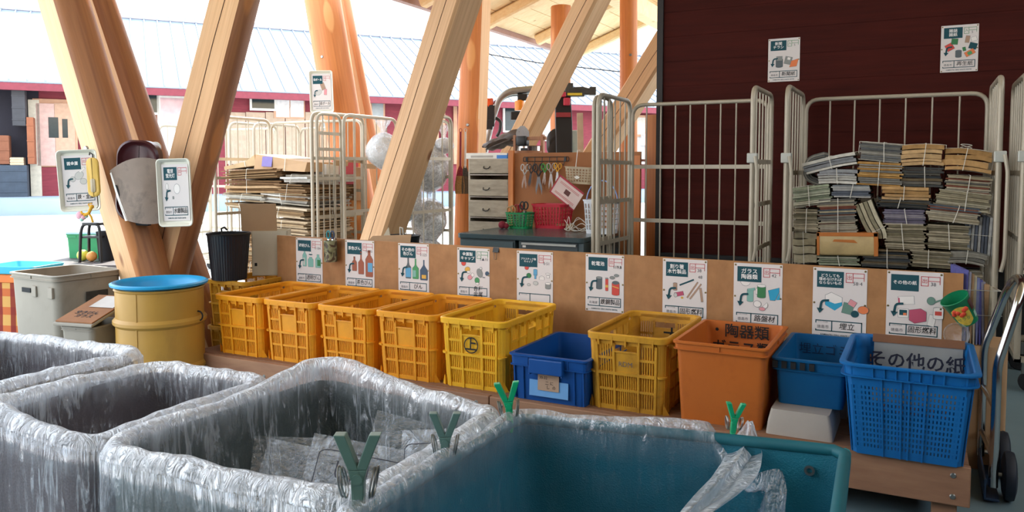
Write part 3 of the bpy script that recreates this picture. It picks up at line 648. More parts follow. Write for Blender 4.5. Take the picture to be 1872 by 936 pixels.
def make_poster(label, loc, rz, title, art, hand, place='徳島市', stamp='出', num='', num2='', w=.21, tsize=None, rot=None, pins=True, name='recycling_poster', cat='poster', group=None, num_ink=None, tw=.50):
    t = thing(name, label, cat, loc, rz, group, rot=rot); H = w * 1.414
    m = MB(); m.box(-w / 2, -.0008, 0, w / 2, 0, H); m.build('sheet', M_paper, t)
    X = lambda u: (u - .5) * w
    Zc = lambda v: v * w
    m = MB(); m.box(X(.075), -.0014, Zc(1.02), X(.075 + tw), -.0009, Zc(1.345)); m.build('title_panel', M_teal, t)
    lines = title.split('\n'); mx = max(len(l) for l in lines); ts = tsize or min(.115, (tw - .06) / mx * .98)
    text_obj(title, ts * w, M_whiteink, t, (X(.075 + tw / 2), -.0018, Zc(1.182)), 'title', offs=.012 * ts * w, line=1.02, maxw=(tw - .05) * w)
    # stamp box
    ink = M_greenink if stamp == '入' else M_redink
    m = MB()
    def ln(u0, v0, u1, v1): m.box(X(u0), -.0013, Zc(v0), X(u1), -.0009, Zc(v1))
    q = .012; a, b, c, d_, e = .61, .735, .95, 1.135, 1.33
    ln(a, d_, a + q, e); ln(b, d_, b + q, e); ln(a, e - q, c, e); ln(a, d_, b, d_ + q); ln(c - q, d_ + .04, c, e); ln(b, (d_ + e) / 2, c, (d_ + e) / 2 + q)
    m.build('stamp_box', ink, t)
    text_obj(stamp, .10 * w, ink, t, (X((a + b + q) / 2), -.0014, Zc((d_ + e) / 2)), 'stamp_letter')
    if num: text_obj(num, .10 * w, num_ink or M_greyink, t, (X(.83), -.0015, Zc(1.175 if len(num) < 4 else 1.12)), 'number', maxw=.32 * w, offs=.0004 if num_ink else 0)
    if num2: text_obj(num2, .10 * w, M_greyink, t, (X(.85), -.0015, Zc(1.03)), 'number', maxw=.3 * w)
    # illustration
    m = MB(); 
    for i, (poly, col, out) in enumerate(ART[art]):
        yy = -.0012 - i * .00012
        P = [(X(u), Zc(v)) for u, v in poly]
        if out:
            cx = sum(p[0] for p in P) / len(P); cz = sum(p[1] for p in P) / len(P); g = .0075 * w
            O = []
            for px_, pz2 in P:
                L = hypot(px_ - cx, pz2 - cz) or 1; O.append((px_ + (px_ - cx) / L * g, pz2 + (pz2 - cz) / L * g))
            m.sheet(O, yy, PK.index('dgrey'))
        m.sheet(P, yy - .00006, PK.index(col))
    # curved arrow
    A = []
    pts = [(.33, .76), (.25, .74), (.19, .69), (.155, .60)]; 
    cen = arc_pts([(u, v, 0) for u, v in ((.31, .76), (.17, .75), (.145, .58))], .2, 7)
    L_, R_ = [], []
    for i, p in enumerate(cen):
        d = (cen[min(i + 1, len(cen) - 1)] - cen[max(i - 1, 0)]).normalized(); nn = Vector((-d.y, d.x, 0)) * .022
        L_.append(p + nn); R_.append(p - nn)
    for i in range(len(cen) - 1): m.sheet([(X(p.x), Zc(p.y)) for p in (L_[i], L_[i + 1], R_[i + 1], R_[i])], -.0031, 0)
    m.sheet([(X(u), Zc(v)) for u, v in ((.08, .60), (.215, .585), (.135, .49))], -.0031, 0)
    m.build('illustration', PM, t, fix=False)
    # table at the foot
    m = MB(); q = .02
    ln(.06, .335, .93, .335 + q); ln(.06, .13, .93, .13 + q); ln(.06, .29, .06 + q, .355); ln(.06, .13, .06 + q, .17); ln(.91, .13, .93, .355); ln(.36, .13, .36 + q, .355)
    m.build('table_frame', M_teal, t)
    text_obj('リサイクル先', .032 * w, M_greyink, t, (X(.2), -.0014, Zc(.315)), 'lettering', maxw=.2 * w)
    if place: text_obj(place, .075 * w, M_greyink, t, (X(.205), -.0014, Zc(.215)), 'lettering', maxw=.26 * w)
    if hand: text_obj(hand, .145 * w, M_ink, t, (X(.645), -.0018, Zc(.243)), 'handwriting', maxw=.5 * w, offs=.0002, shear=.12)
    text_obj('KAMIKATSU ZERO WASTE CENTER', .045 * w, M_teal, t, (X(.5), -.0014, Zc(.065)), 'footer', maxw=.68 * w, offs=.0002)
    if pins:
        for u, v in ((.035, 1.375), (.965, 1.375), (.03, .7), (.97, .7), (.035, .035), (.965, .035)):
            b = MB(); b.lathe([(0, .003), (.0035, .0025), (.0045, 0)], 10, M=Matrix.Translation((X(u), -.0008, Zc(v))) @ Matrix.Rotation(pi / 2, 4, 'X')); b.build('pin', M_brass, t)
    return t
PB = [  # px of left/right top corners, row
 ('poster for clear bottles with three green glass bottles, leftmost on the board', 541, 589, 434, '透明びん', 'clear', '透明びん', '徳島市', '出', '0·184', ''),
 ('poster for brown bottles with three brown bottles drawn on it', 631, 684, 438, '茶色びん', 'brown', '茶色びん', '徳島市', '出', '0·830', ''),
 ('poster with a black, a green and a navy bottle on the board', 728, 784, 444, 'その他の\n色びん', 'other', 'びん', '徳島市', '出', '2·225', ''),
 ('poster for metal caps with a green stamp, left of the binder clip', 836, 895, 452, '金属製\nキャップ', 'metal', '各種\n金属', '徳島市', '入', '5▲10', ''),
 ('poster for plastic caps, above the crate with the round mark', 945, 1011, 458, 'プラスチック製\nキャップ', 'plas', '', '', '出', '0·51', ''),
 ('poster for dry batteries with two big batteries, above the small blue box', 1071, 1141, 464, '乾電池', 'batt', '鉄鋼製品', '北海道', '出', '119.8', ''),
 ('poster for chopsticks and wood, second yellow crate stands before it', 1212, 1293, 472, '割り箸\n木竹製品', 'chop', '固形燃料', '徳島市', '出', '38', '48'),
 ('poster for glass and pottery above the orange container', 1342, 1431, 480, 'ガラス\n陶器類', 'glass', '路盤材', '徳島市', '出', '42', ''),
 ('poster with a blue foam box drawn on it, above the low blue box', 1487, 1586, 488, 'どうしても\n埋めなければ\nならないもの', 'last', '埋立', '徳島市', '出', '58·4', ''),
 ('poster for other paper, rightmost on the board beside the snack cup', 1622, 1725, 494, 'その他の紙', 'paper', '固形燃料', '徳島市', '出', '38', ''),
]
for i, (lb, xa, xb, yy, ti, ar, ha, pl, st, nu, nu2) in enumerate(PB):
    a = py_(xa, yy, YB - .001); b = py_(xb, yy + (xb - xa) * .055, YB - .001); w = b.x - a.x
    make_poster(lb, ((a.x + b.x) / 2, YB - .001, min(a.z, .798 - .001) - w * 1.414), 0, ti, ar, ha, pl, st, nu, nu2, w=w, num_ink=M_ink if nu == '119.8' else None)
for lb, xa, xb, yt, ti, ar, ha, z0 in (('poster for newspapers on the dark red wall, left one', 1405, 1463, 72, '新聞\nチラシ', 'news', '新聞紙', 1.81), ('poster for magazines on the dark red wall, right one', 1721, 1790, 48, '雑誌\n雑紙', 'mags', '再生紙', 1.81)):
    a = py_(xa, yt, 5.858); b = py_(xb, yt - 4, 5.858); w = b.x - a.x
    make_poster(lb, ((a.x + b.x) / 2, 5.857, a.z - w * 1.414), 0, ti, ar, ha, '徳島市', '入', '5', '', w=w)

# ------------------------------------------------------------ roll cages
def side_frame(t, name, x, y0, y1, z0, z1, nbar, rails, r=.016, axis='y', rb=.0055, mat=None):
    """tube frame in the plane x = const (axis y) or y = const (axis x)"""
    P = (lambda u, z, o=0: (x + o, u, z)) if axis == 'y' else (lambda u, z, o=0: (u, x + o, z))
    m = MB(); m.tube(arc_pts([P(y0, z0), P(y0, z1), P(y1, z1), P(y1, z0)], .09, 6), r, 10)
    for i in range(1, nbar + 1):
        u = y0 + (y1 - y0) * i / (nbar + 1); m.tube([P(u, z0 + .03), P(u, z1 - .002)], rb, 6)
    for z in rails:
        if axis == 'y': m.box(x - .004, y0 + r * .4, z - .014, x + .004, y1 - r * .4, z + .014)
        else: m.box(y0 + r * .4, x - .004, z - .014, y1 - r * .4, x + .004, z + .014)
    return m.build(name, mat or M_cage, t, angle=40)
M_clip = pm('clear_plastic_clip', 'b8bab2', .25, 0, .05)
def casters(t, x0, x1, y0, y1):
    for x in (x0, x1):
        for y in (y0, y1):
            m = MB(); m.box(x - .03, y - .018, .10, x + .03, y + .018, .17); c = m.build('caster', M_steel, t)
            w = MB(); w.lathe([(0, -.016), (.05, -.016), (.055, -.01), (.055, .01), (.05, .016), (0, .016)], 20, M=Matrix.Translation((x + .01, y, .0555)) @ Matrix.Rotation(pi / 2, 4, 'X')); w.build('wheel', M_blackmatte, c)
def roll_cage(label, x0, x1, y0, y1, H=1.70, back=True, left=True, right=True, nb=6, ns=5, rails=(.62, 1.13), extra_l=False, group='roll cages', srails=(.45, .82, 1.18), latch=()):
    t = thing('roll_cage', label, 'roll cage', ((x0 + x1) / 2, (y0 + y1) / 2, 0), 0, group); cx, cy = (x0 + x1) / 2, (y0 + y1) / 2
    X0, X1, Y0, Y1_ = x0 - cx, x1 - cx, y0 - cy, y1 - cy
    if back: side_frame(t, 'back_panel', Y1_, X0 + .02, X1 - .02, .19, H - .03, nb, rails, axis='x', r=.014)
    if left: side_frame(t, 'side_panel', X0, Y0, Y1_, .19, H, ns, srails)
    if right: side_frame(t, 'side_panel', X1, Y0, Y1_, .19, H, ns, srails)
    m = MB(); m.box(X0 - .01, Y0, .17, X1 + .01, Y0 + .03, .20); m.box(X0 - .01, Y1_ - .03, .17, X1 + .01, Y1_, .20); m.box(X0 - .01, Y0, .17, X0 + .02, Y1_, .20); m.box(X1 - .02, Y0, .17, X1 + .01, Y1_, .20)
    for i in range(9): xx = X0 + (X1 - X0) * (i + 1) / 10; m.box(xx - .004, Y0 + .02, .185, xx + .004, Y1_ - .02, .195)
    m.build('base_frame', M_cage, t)
    casters(t, X0 + .06, X1 - .06, Y0 + .07, Y1_ - .07)
    for (x, z) in latch:
        m = MB(); m.box(x - cx - .03, Y0 - .026, z - .03, x - cx + .03, Y0 + .02, z + .03); m.build('latch_sleeve', M_clip, t, bevel=.006)
        b = MB(); sg_ = 1 if x > cx else 1
        b.tube(arc_pts([(x - cx + .02, Y0 - .03, z + .01), (x - cx + .035, Y0 - .035, z - .08), (x - cx + .035, Y0 - .035, z - .55), (x - cx + .02, Y0 - .03, z - .62)], .03), .010, 8); b.build('gate_bar', M_cage, t)
    return t
rc = roll_cage('roll cage loaded with tied paper bundles at the dark red wall', -.74, .355, 5.03, 5.72, rails=(.55, 1.0), latch=((-.74, 1.27), (.36, 1.27)))
rc2 = roll_cage('empty roll cage between the desk and the paper bundle cage', -1.93, -.93, 4.98, 5.62, latch=((-.93, 1.27),), srails=(.70, .98, 1.25), rails=(.83, 1.22), nb=8)
# folded gate on the empty cage's left side
side_frame(rc2, 'folded_gate', -.535, -.31, .02, .19, 1.69, 4, (.72, 1.0, 1.26), r=.014)
rc3 = roll_cage('roll cage at the right edge of the photo beside the bundle cage', .465, 1.55, 4.98, 5.66, latch=((.465, 1.27),))
rc4 = roll_cage('roll cage stacked with tied flattened cardboard', -5.95, -4.76, 5.40, 6.12, rails=(.6, 1.0), srails=(.40, .78, 1.12, 1.30), ns=4)
side_frame(rc4, 'folded_gate', .635, -.34, -.02, .19, 1.69, 3, (1.12, 1.38, 1.52), r=.014)
rc5 = roll_cage('roll cage filled with bulging clear plastic bags', -4.62, -3.985, 5.66, 6.46, H=1.69, srails=(.35, .82, 1.30), ns=4, back=True)
fc = [('empty roll cage farthest left behind the cardboard', -7.7, -6.6, 6.2, 6.9), ('empty roll cage between the leaning log brace and the tray sign post', -6.45, -5.55, 6.4, 7.1)]
for lb, a, b, c, d in fc: roll_cage(lb, a, b, c, d, nb=7, rails=(.5, 1.0))
# ------------------------------------------------------------ lined collection bags in the foreground
def film(name, tint=(.86, .90, .95), base=.10, streak=.85, rim=.9, scale=(34, 34, 4.5), rough=.2, gloss=.42):
    m = bpy.data.materials.new(name); m.use_nodes = True; nt = m.node_tree; nt.nodes.remove(nt.nodes['Principled BSDF']); out = nt.nodes['Material Output']
    N = nt.nodes.new; L = nt.links.new
    tr = N('ShaderNodeBsdfTransparent'); tr.inputs[0].default_value = (.97, .98, 1, 1)
    di = N('ShaderNodeBsdfDiffuse'); di.inputs[0].default_value = (*tint, 1); tl = N('ShaderNodeBsdfTranslucent'); tl.inputs[0].default_value = (*tint, 1)
    gl = N('ShaderNodeBsdfGlossy'); gl.inputs['Roughness'].default_value = rough; gl.inputs[0].default_value = (.95, .97, 1, 1)
    v = mapping(nt, scale); n1 = noise_tex(nt, v, 1.0, 6, .6, 1.4); n1.noise_type = 'RIDGED_MULTIFRACTAL'; n1.inputs['Offset'].default_value = .95; n1.inputs['Gain'].default_value = 1.6; n2 = noise_tex(nt, mapping(nt, (7, 7, 5)), 1.0, 4, .6, 1.0)
    r1 = N('ShaderNodeMapRange'); r1.inputs[1].default_value = .85; r1.inputs[2].default_value = 1.75; L(n1.outputs[0], r1.inputs[0])
    r2 = N('ShaderNodeMapRange'); r2.inputs[1].default_value = .42; r2.inputs[2].default_value = .70; L(n2.outputs[0], r2.inputs[0])
    mu = N('ShaderNodeMath'); mu.operation = 'MULTIPLY'; L(r1.outputs[0], mu.inputs[0]); L(r2.outputs[0], mu.inputs[1])
    at = N('ShaderNodeAttribute'); at.attribute_name = 'dens'
    a1 = N('ShaderNodeMath'); a1.operation = 'MULTIPLY_ADD'; L(mu.outputs[0], a1.inputs[0]); a1.inputs[1].default_value = streak; a1.inputs[2].default_value = base  # streak opacity stands in for sky glints as well as folded film
    a2 = N('ShaderNodeMath'); a2.operation = 'MULTIPLY_ADD'; L(at.outputs['Fac'], a2.inputs[0]); a2.inputs[1].default_value = rim; L(a1.outputs[0], a2.inputs[2]); a2.use_clamp = True
    lw = N('ShaderNodeLayerWeight'); lw.inputs[0].default_value = .25
    a3 = N('ShaderNodeMath'); a3.operation = 'MULTIPLY_ADD'; L(lw.outputs['Facing'], a3.inputs[0]); a3.inputs[1].default_value = .18; L(a2.outputs[0], a3.inputs[2]); a3.use_clamp = True
    ds = N('ShaderNodeMixShader'); ds.inputs[0].default_value = .45; L(di.outputs[0], ds.inputs[1]); L(tl.outputs[0], ds.inputs[2])
    dg = N('ShaderNodeMixShader'); dg.inputs[0].default_value = gloss; L(ds.outputs[0], dg.inputs[1]); L(gl.outputs[0], dg.inputs[2])
    mx = N('ShaderNodeMixShader'); L(a3.outputs[0], mx.inputs[0]); L(tr.outputs[0], mx.inputs[1]); L(dg.outputs[0], mx.inputs[2]); L(mx.outputs[0], out.inputs[0])
    b = N('ShaderNodeBump'); b.inputs['Strength'].default_value = .7; b.inputs['Distance'].default_value = .005; L(n1.outputs[0], b.inputs['Height'])
    for s in (di, tl, gl): L(b.outputs[0], s.inputs['Normal'])
    return m
F_liner = film('clear_liner_film')
F_clear = film('thin_clear_film', base=.015, streak=.16, rim=.75, gloss=.5)
F_pouch = film('pouch_film', tint=(.60, .62, .60), base=.08, streak=.2, rim=.3, scale=(20, 20, 20), gloss=.5)
def rloop(c, r, n):
    """rounded closed loop of n points (with outward normals) through the quad corners c (ccw)"""
    P = [Vector((x, y, 0)) for x, y in c]; pts = []
    k = len(P)
    for i in range(k):
        a = P[i - 1] - P[i]; b = P[(i + 1) % k] - P[i]; rr = r
        p0 = P[i] + a.normalized() * rr; p1 = P[i] + b.normalized() * rr
        for j in range(9): t = j / 8; pts.append(p0 * (1 - t) ** 2 + P[i] * 2 * t * (1 - t) + p1 * t * t)
    seg = [(pts[(i + 1) % len(pts)] - pts[i]).length for i in range(len(pts))]; tot = sum(seg); out = []; i = 0; acc = 0
    for j in range(n):
        d = tot * j / n
        while acc + seg[i] < d: acc += seg[i]; i += 1
        out.append(pts[i].lerp(pts[(i + 1) % len(pts)], (d - acc) / max(seg[i], 1e-9)))
    nr = []
    for j in range(n):
        t = out[(j + 2) % n] - out[j - 2]; nr.append(Vector((t.y, -t.x, 0)).normalized())
    return out, nr, tot
def rim_z(p, zt, seed, lift): 
    z = zt + .014 * noise.noise(Vector((p.x * 4.5 + seed, p.y * 4.5, 1.3))) + .006 * noise.noise(Vector((p.x * 17 + seed, p.y * 17, 4.1)))
    for (lx, ly, lr, lh) in lift: z += lh * math.exp(-((p.x - lx) ** 2 + (p.y - ly) ** 2) / lr ** 2)
    return z
def liner(name, mat, parent, org, c, zt, seed, r=.09, out_z=.10, lift=(), N=420, amp=.0042, rr=.027, in_z=.06, inset=.03, dens_rim=.75, flare=0, zmod=None):
    pts, nr, tot = rloop(c, r, N); prof = []
    for k in range(15): z = out_z + (zt - .03 - out_z) * k / 14; prof.append((rr + .004 + flare * (1 - k / 14), z - zt, .0, 1))
    for k in range(11): a = pi * k / 10; prof.append((rr * cos(a), -rr * 1.2 + rr * 1.2 * sin(a), sin(a), .55))
    for k in range(1, 15): t = k / 14; prof.append((-rr - inset * t, (in_z - zt) * t - .03 * (1 - t), .0, 1.3))
    m = MB(); rows = []; att = []
    for (o, dz, dn, w) in prof:
        row = []
        for j, p in enumerate(pts):
            s = tot * j / N; zz = rim_z(p, zt, seed, lift)
            f = max(0, 1 + dz / (zt - out_z)); z = zz * f + (zt) * (1 - f) + dz
            side = 1 if o >= 0 else 1.2
            q = Vector((p.x * 1.0 + seed, p.y, 0))
            wr = abs(noise.noise(Vector((s * 34 + z * 9 + noise.noise(Vector((s * 6, z * 7, seed))) * 3, z * 5.0, seed)))) * 1.3 + .35 * noise.noise(Vector((s * 90 + z * 18, z * 14, seed + 5)))
            big = noise.noise(Vector((s * 9, z * 4, seed + 9))) * 1.2
            d = amp * side * w * (wr + big) 
            if dn > 0.01: d *= .35
            P = p + nr[j] * (o + (d if o >= 0 else d * .9)); row.append((P.x - org[0], P.y - org[1], z + (.003 * big if dn > .3 else 0) + (zmod(P.x, P.y) if zmod else 0) * f))
            fade = max(0.0, 1 - abs(dz + .01) / .09)
            dd = dens_rim * max(dn * .8, fade * .85) * (.75 + .5 * noise.noise(Vector((s * 60, dz * 20, seed)))) 
            att.append(max(0.0, dd))
        rows.append(row)
    m.loft(rows, True, False, False); 
    m.att = att; return m.build(name, mat, parent, fix=False, angle=180)
def shell(name, mat, parent, org, c, zt, r=.085, wall=.012, z0=.0, tb=.0):
    pts, nr, _ = rloop(c, r, 96)
    def ring(o, z): return [(p.x + nn.x * o - org[0], p.y + nn.y * o - org[1], z) for p, nn in zip(pts, nr)]
    m = MB(); m.loft([ring(0 - tb, z0), ring(0, zt - .02), ring(-.004, zt), ring(-wall + .004, zt), ring(-wall, zt - .02), ring(-wall - tb, z0 + .012)], True, True, True)
    return m.build(name, mat, parent, angle=50)
def woven(name, c1, c2, sc=150):
    m, nt, bs = nodes_of(name); v = mapping(nt); n = noise_tex(nt, v, 3, 4)
    w = nt.nodes.new('ShaderNodeTexVoronoi'); w.inputs['Scale'].default_value = sc; nt.links.new(v, w.inputs['Vector'])
    c = mixc(nt, n.outputs[0], lin(c1), lin(c2)); nt.links.new(c, bs.inputs['Base Color']); bs.inputs['Roughness'].default_value = .6
    bump(nt, bs, w.outputs['Distance'], .3, .003); return m
W_mauve = woven('mauve_woven_cloth', '2c2226', '4a3a3c'); W_slate = woven('slate_green_plastic', '18241f', '2b3933'); W_teal = woven('teal_mesh_cloth', '034256', '067286', 260)
ZR = .62
BAGS = [
 ('collection_bag', 'mauve collection bag under clear film, farthest left and behind the others', [(-2.98, .95), (-2.25, .95), (-2.235, 1.72), (-2.98, 1.70)], W_mauve, 1.0, ()),
 ('collection_bag', 'mauve collection bag under clear wrinkled film, left foreground, nothing inside', [(-2.06, 1.12), (-1.625, 1.105), (-1.625, 1.66), (-2.08, 1.63)], W_mauve, 4.0, ((-2.0, 1.15, .12, .012), (-1.62, 1.1, .1, -.02))),
 ('collection_bag', 'slate collection bin lined with clear film, see-through pouches inside', [(-1.575, 1.095), (-.905, 1.10), (-.905, 1.69), (-1.56, 1.80)], W_slate, 9.0, ((-1.48, 1.76, .20, .045), (-1.1, 1.72, .15, .01))),
]
for nm, lb, c, mt, seed, lift in BAGS:
    cx = sum(p[0] for p in c) / 4; cy = sum(p[1] for p in c) / 4; t = thing(nm, lb, 'collection bag', (cx, cy, 0), 0, 'film lined collection bags')
    shell('container', mt, t, (cx, cy), c, ZR - .03)
    liner('liner', F_liner, t, (cx, cy), c, ZR, seed, lift=lift)
# teal mesh bag on a frame
tc_ = [(-.865, 1.02), (-.10, 1.02), (-.135, 1.83), (-.865, 1.715)]
cx, cy = -.49, 1.4
tb = thing('teal_mesh_bag', 'teal mesh bag with a clear liner pegged over its rim, right foreground', 'collection bag', (cx, cy, 0))
shell('mesh_cloth', W_teal, tb, (cx, cy), tc_, ZR - .02, r=.03, wall=.006)
pts, nr, _ = rloop(tc_, .03, 80); m = MB(); m.tube([(p.x - cx, p.y - cy, ZR - .028) for p in pts], .013, 10, closed=True)
m.build('rim_tube', pm('teal_binding', '0c5a66', .6, 0, .1), tb)
for k in (0.0,): 
    e = MB(); e.lathe([(.006, -.002), (.011, -.002), (.011, .002), (.006, .002), (.006, -.002)], 16, M=Matrix.Translation((-.205 - cx, 1.808 - cy, ZR - .075)) @ Matrix.Rotation(pi / 2, 4, 'X')); e.build('eyelet', M_steel, tb)
m = MB(); m.tube([(-.135 - cx, 1.825 - cy, ZR - .03), (-.128 - cx, 1.6 - cy, ZR - .045), (-.10 - cx, 1.03 - cy, ZR - .03)], .012, 8); m.build('edge_piping', pm('teal_piping', '1a7a80', .6), tb)
pocket = [(-.855, 1.03), (-.34, 1.03), (-.32, 1.78), (-.855, 1.71)]
liner('liner', F_clear, tb, (cx, cy), [(-.862, 1.03), (-.30, 1.03), (-.27, 1.806), (-.862, 1.712)], ZR + .004, 21.0, r=.04, out_z=.50, rr=.018, amp=.007, inset=.03, dens_rim=.8, zmod=lambda x, y: -.5 * max(0, min(1, (x + .42) / .09)) * max(0, min(1, (1.84 - y) / .22)))
# loose corner of the liner hanging over the right part of the bag
m = MB(); rows = []; att = []
A0 = pd(1378, 775, 1.95); 
for i in range(26):
    t = i / 25; row = []
    for j in range(15):
        s = j / 14; px = (1375 - 112 * t ** 1.2) - (10 + 30 * t) * (1 - s) + 62 * s * sin(pi * min(1, t * .95)) * .9
        y_ = 770 + 190 * t; q = pd(px, y_, 1.93 - .52 * t + .03 * sin(s * 9 + t * 4))
        q += Vector((noise.noise(Vector((s * 7, t * 3, 2))) * .012, noise.noise(Vector((s * 8, t * 2, 7))) * .02, 0)); row.append((q.x - cx, q.y - cy, q.z)); att.append(.35 + .5 * abs(noise.noise(Vector((s * 6, t * 2, 3)))))
    rows.append(row)
m.loft(rows, False); m.att = att; m.build('liner_flap', F_liner, tb, fix=False, angle=180)
# pouches inside the centre bin
PO = [(740, 735, 150, 130, -.10, 'see-through pouch with a printed frame, nearest the right side of the bin'), (690, 790, 240, 120, .16, 'long see-through pouch leaning in the middle of the bin'),
      (560, 800, 260, 110, .22, 'dull see-through pouch lying deepest in the bin'), (650, 745, 150, 80, .3, 'small folded clear pouch at the back of the bin'), (520, 770, 200, 90, .1, 'greenish see-through pouch at the left of the bin')]
PW = [(-1.0, 1.53, .40, .17, .19), (-1.16, 1.45, .385, .30, .17), (-1.30, 1.47, .37, .32, .14), (-1.14, 1.62, .44, .22, .13), (-1.42, 1.52, .38, .22, .13)]
for i, (px, y_, w, h, tl, lb) in enumerate(PO):
    X0, Y0, Z0, W, Hh = PW[i]
    t = thing('clear_pouch', lb, 'pouch', (X0, Y0, Z0), 0, 'pouches in the centre bin', rot=(-.45, tl, YAW * .6 + .1 * i))
    m = MB(); rows = []; rows2 = []
    for a in range(13):
        u = a / 12
        rows.append([((u - .5) * W, -.014 * sin(pi * u) * sin(pi * b / 8) + .004 * noise.noise(Vector((u * 5, b * .7, i))), Hh * b / 8) for b in range(9)])
        rows2.append([((u - .5) * W, .002 + .01 * sin(pi * u) * sin(pi * b / 8) + .004 * noise.noise(Vector((u * 5, b * .7, i + 9))), Hh * b / 8) for b in range(9)])
    m.loft(rows, False); m.loft(rows2, False); m.att = [.25] * len(m.v); m.build('film', F_pouch, t, fix=False, angle=180)
    if i < 2:
        m = MB(); m.tube([(x * W * .8, -.022, Hh * .5 + y2 * Hh * .62) for x, y2, _ in rrect(1, 1, .12, 4)], .0012, 5, closed=True); m.build('printed_frame', M_greyink, t)
        text_obj(['合', 'し川'][i], Hh * .28, M_greyink, t, (-W * .12, -.024, Hh * .55), 'lettering')

# ------------------------------------------------------------ pegs
def peg(label, px, y_, dep, size, col, spread=.32, roll=0.0, name='clothes_peg'):
    """px, y_ = pivot pixel"""
    mt = pm('peg_' + col, col, .35, 0, .06, 20); c = pd(px, y_, dep)
    t = thing(name, label, 'peg', c, 0, 'pegs on the bag rims', rot=(0, roll, YAW)); s = size
    for sg in (-1, 1):
        m = MB()
        ax = [(.0, -.55), (.018, -.30), (.0, -.02), (.045, .10), (.20, .50)]
        wd = [.07, .11, .15, .12, .13]; L_, R_ = [], []
        for (x, z), w in zip(ax, wd):
            xx = x if z > 0 else -x * .6
            L_.append((sg * (xx - w * .5) * s if sg > 0 else (-xx - w * .5) * s, z * s)); R_.append((sg * (xx + w * .5) * s if sg > 0 else (-xx + w * .5) * s, z * s))
        y0 = -.07 * s if sg > 0 else -.075 * s
        n = len(ax)
        for i in range(n - 1):
            q = [L_[i], R_[i], R_[i + 1], L_[i + 1]]; m.prism(q, y0, -y0 + (.005 * s))
        m.build('arm', mt, t, bevel=.0016)
    m = MB()
    for sg in (-1, 1):
        ring = [(.16 * s * sg + .012 * s * cos(a) * 0 + .045 * s * sin(2 * a) * 0 + sg * .03 * s * cos(a), .13 * s * sin(a), .0 * s + .17 * s * cos(a) * 1.0 - .06 * s) for a in [2 * pi * k / 24 for k in range(24)]]
        m.tube(ring, .012 * s, 6, closed=True)
        ring2 = [(p[0] + sg * .035 * s, p[1], p[2] + .01 * s) for p in ring]; m.tube(ring2, .012 * s, 6, closed=True)
    m.build('spring_ring', M_steel, t)
    m = MB(); m.lathe([(0, .1 * s), (.06 * s, .1 * s), (.06 * s, -.1 * s), (0, -.1 * s)], 16, M=Matrix.Rotation(pi / 2, 4, 'X')); m.build('pivot', mt, t)
    return t
peg('large grey green clothes peg nearest the camera, on the teal bag', 655, 872, 1.40, .155, '4d6a60')
peg('grey green clothes peg on the left rim of the teal bag, farther from the camera', 814, 808, 1.66, .125, '52706a')
peg('bright green clothes peg at the far left corner of the teal bag', 930, 742, 1.90, .115, '0f9a6a', roll=-.1)
peg('bright green clothes peg on the far rim of the teal bag, right', 1342, 770, 1.80, .085, '0f9a6a', roll=.1)

# ------------------------------------------------------------ hand truck
ht = thing('hand_truck', 'chrome handled hand truck standing at the right end of the bench', 'hand truck', (.25, 3.32, 0))
H1 = [(.0, -.03, .06), (.0, -.03, .42), (.0, -.02, .50), (.062, .0, .74), (.075, .06, .79), (.07, .2, .80), (.05, .30, .74), (-.02, .32, .5), (-.02, .32, .42), (-.02, .32, .06)]
m = MB(); m.tube(arc_pts(H1, .06, 5), .0155, 12); m.build('handle_tube', M_chrome, ht)
for z in (.16, .34): m = MB(); m.tube([(0, -.03, z), (-.02, .32, z)], .010, 8); m.build('cross_bar', M_chrome, ht)
m = MB(); m.box(-.03, -.05, .012, .02, .34, .022); m.box(-.03, -.05, .012, -.022, .34, .09); m.build('toe_plate', pm('dark_blue_paint', '16304e', .45), ht, bevel=.003)
for y in (.02, .27):
    m = MB(); m.lathe([(0, -.022), (.06, -.022), (.085, -.015), (.09, 0), (.085, .015), (.06, .022), (0, .022)], 24, M=Matrix.Translation((.052, y, .0905)) @ Matrix.Rotation(pi / 2, 4, 'Y')); m.build('wheel', pm('dark_blue_tyre', '101c2c', .6), ht)
m = MB(); m.tube([(-.01, .02, .09), (.08, .02, .09)], .008, 8); m.build('axle', M_steel, ht); m = MB(); m.tube([(-.01, .27, .09), (.08, .27, .09)], .008, 8); m.build('axle', M_steel, ht)
# ------------------------------------------------------------ left side: drum, tubs, bin, carton, signs on the posts
dr = thing('oil_drum', 'ochre steel drum with a blue plastic rim standing left of the crate row', 'drum', (-3.50, 2.80, 0))
R = .212; prof = [(0, 0), (R, 0), (R + .004, .01), (R, .02), (R, .17), (R + .012, .185), (R + .012, .20), (R, .215), (R, .405), (R + .014, .42), (R + .014, .435), (R, .45), (R, .585), (R + .006, .592), (R, .60), (R - .01, .60), (R - .012, .05), (0, .04)]
m = MB(); m.lathe(prof, 56); M_drum = pm('ochre_drum_paint', 'b08638', .45, 0, .1, 3, .02, dirt='6a3c1a', dirt_amt=.5); m.build('body', M_drum, dr, angle=30)
m = MB(); m.box(-.004, -R - .003, .0, .004, -R + .004, .585); m.build('seam', M_drum, dr, rot=(0, 0, .35))
m = MB(); m.lathe([(R - .03, .50), (R - .012, .606), (R + .006, .606), (R + .022, .612), (R + .024, .622), (R + .012, .628), (R - .004, .624), (R - .022, .60), (R - .04, .50)], 56); m.build('plastic_rim', pm('sky_blue_plastic', '1795c8', .4, 0, .05), dr)
m = MB(); m.lathe([(0, .5), (R - .028, .5), (R - .028, .506), (0, .506)], 40); m.build('inner_lid', pm('sky_blue_liner', '147aa6', .5), dr)
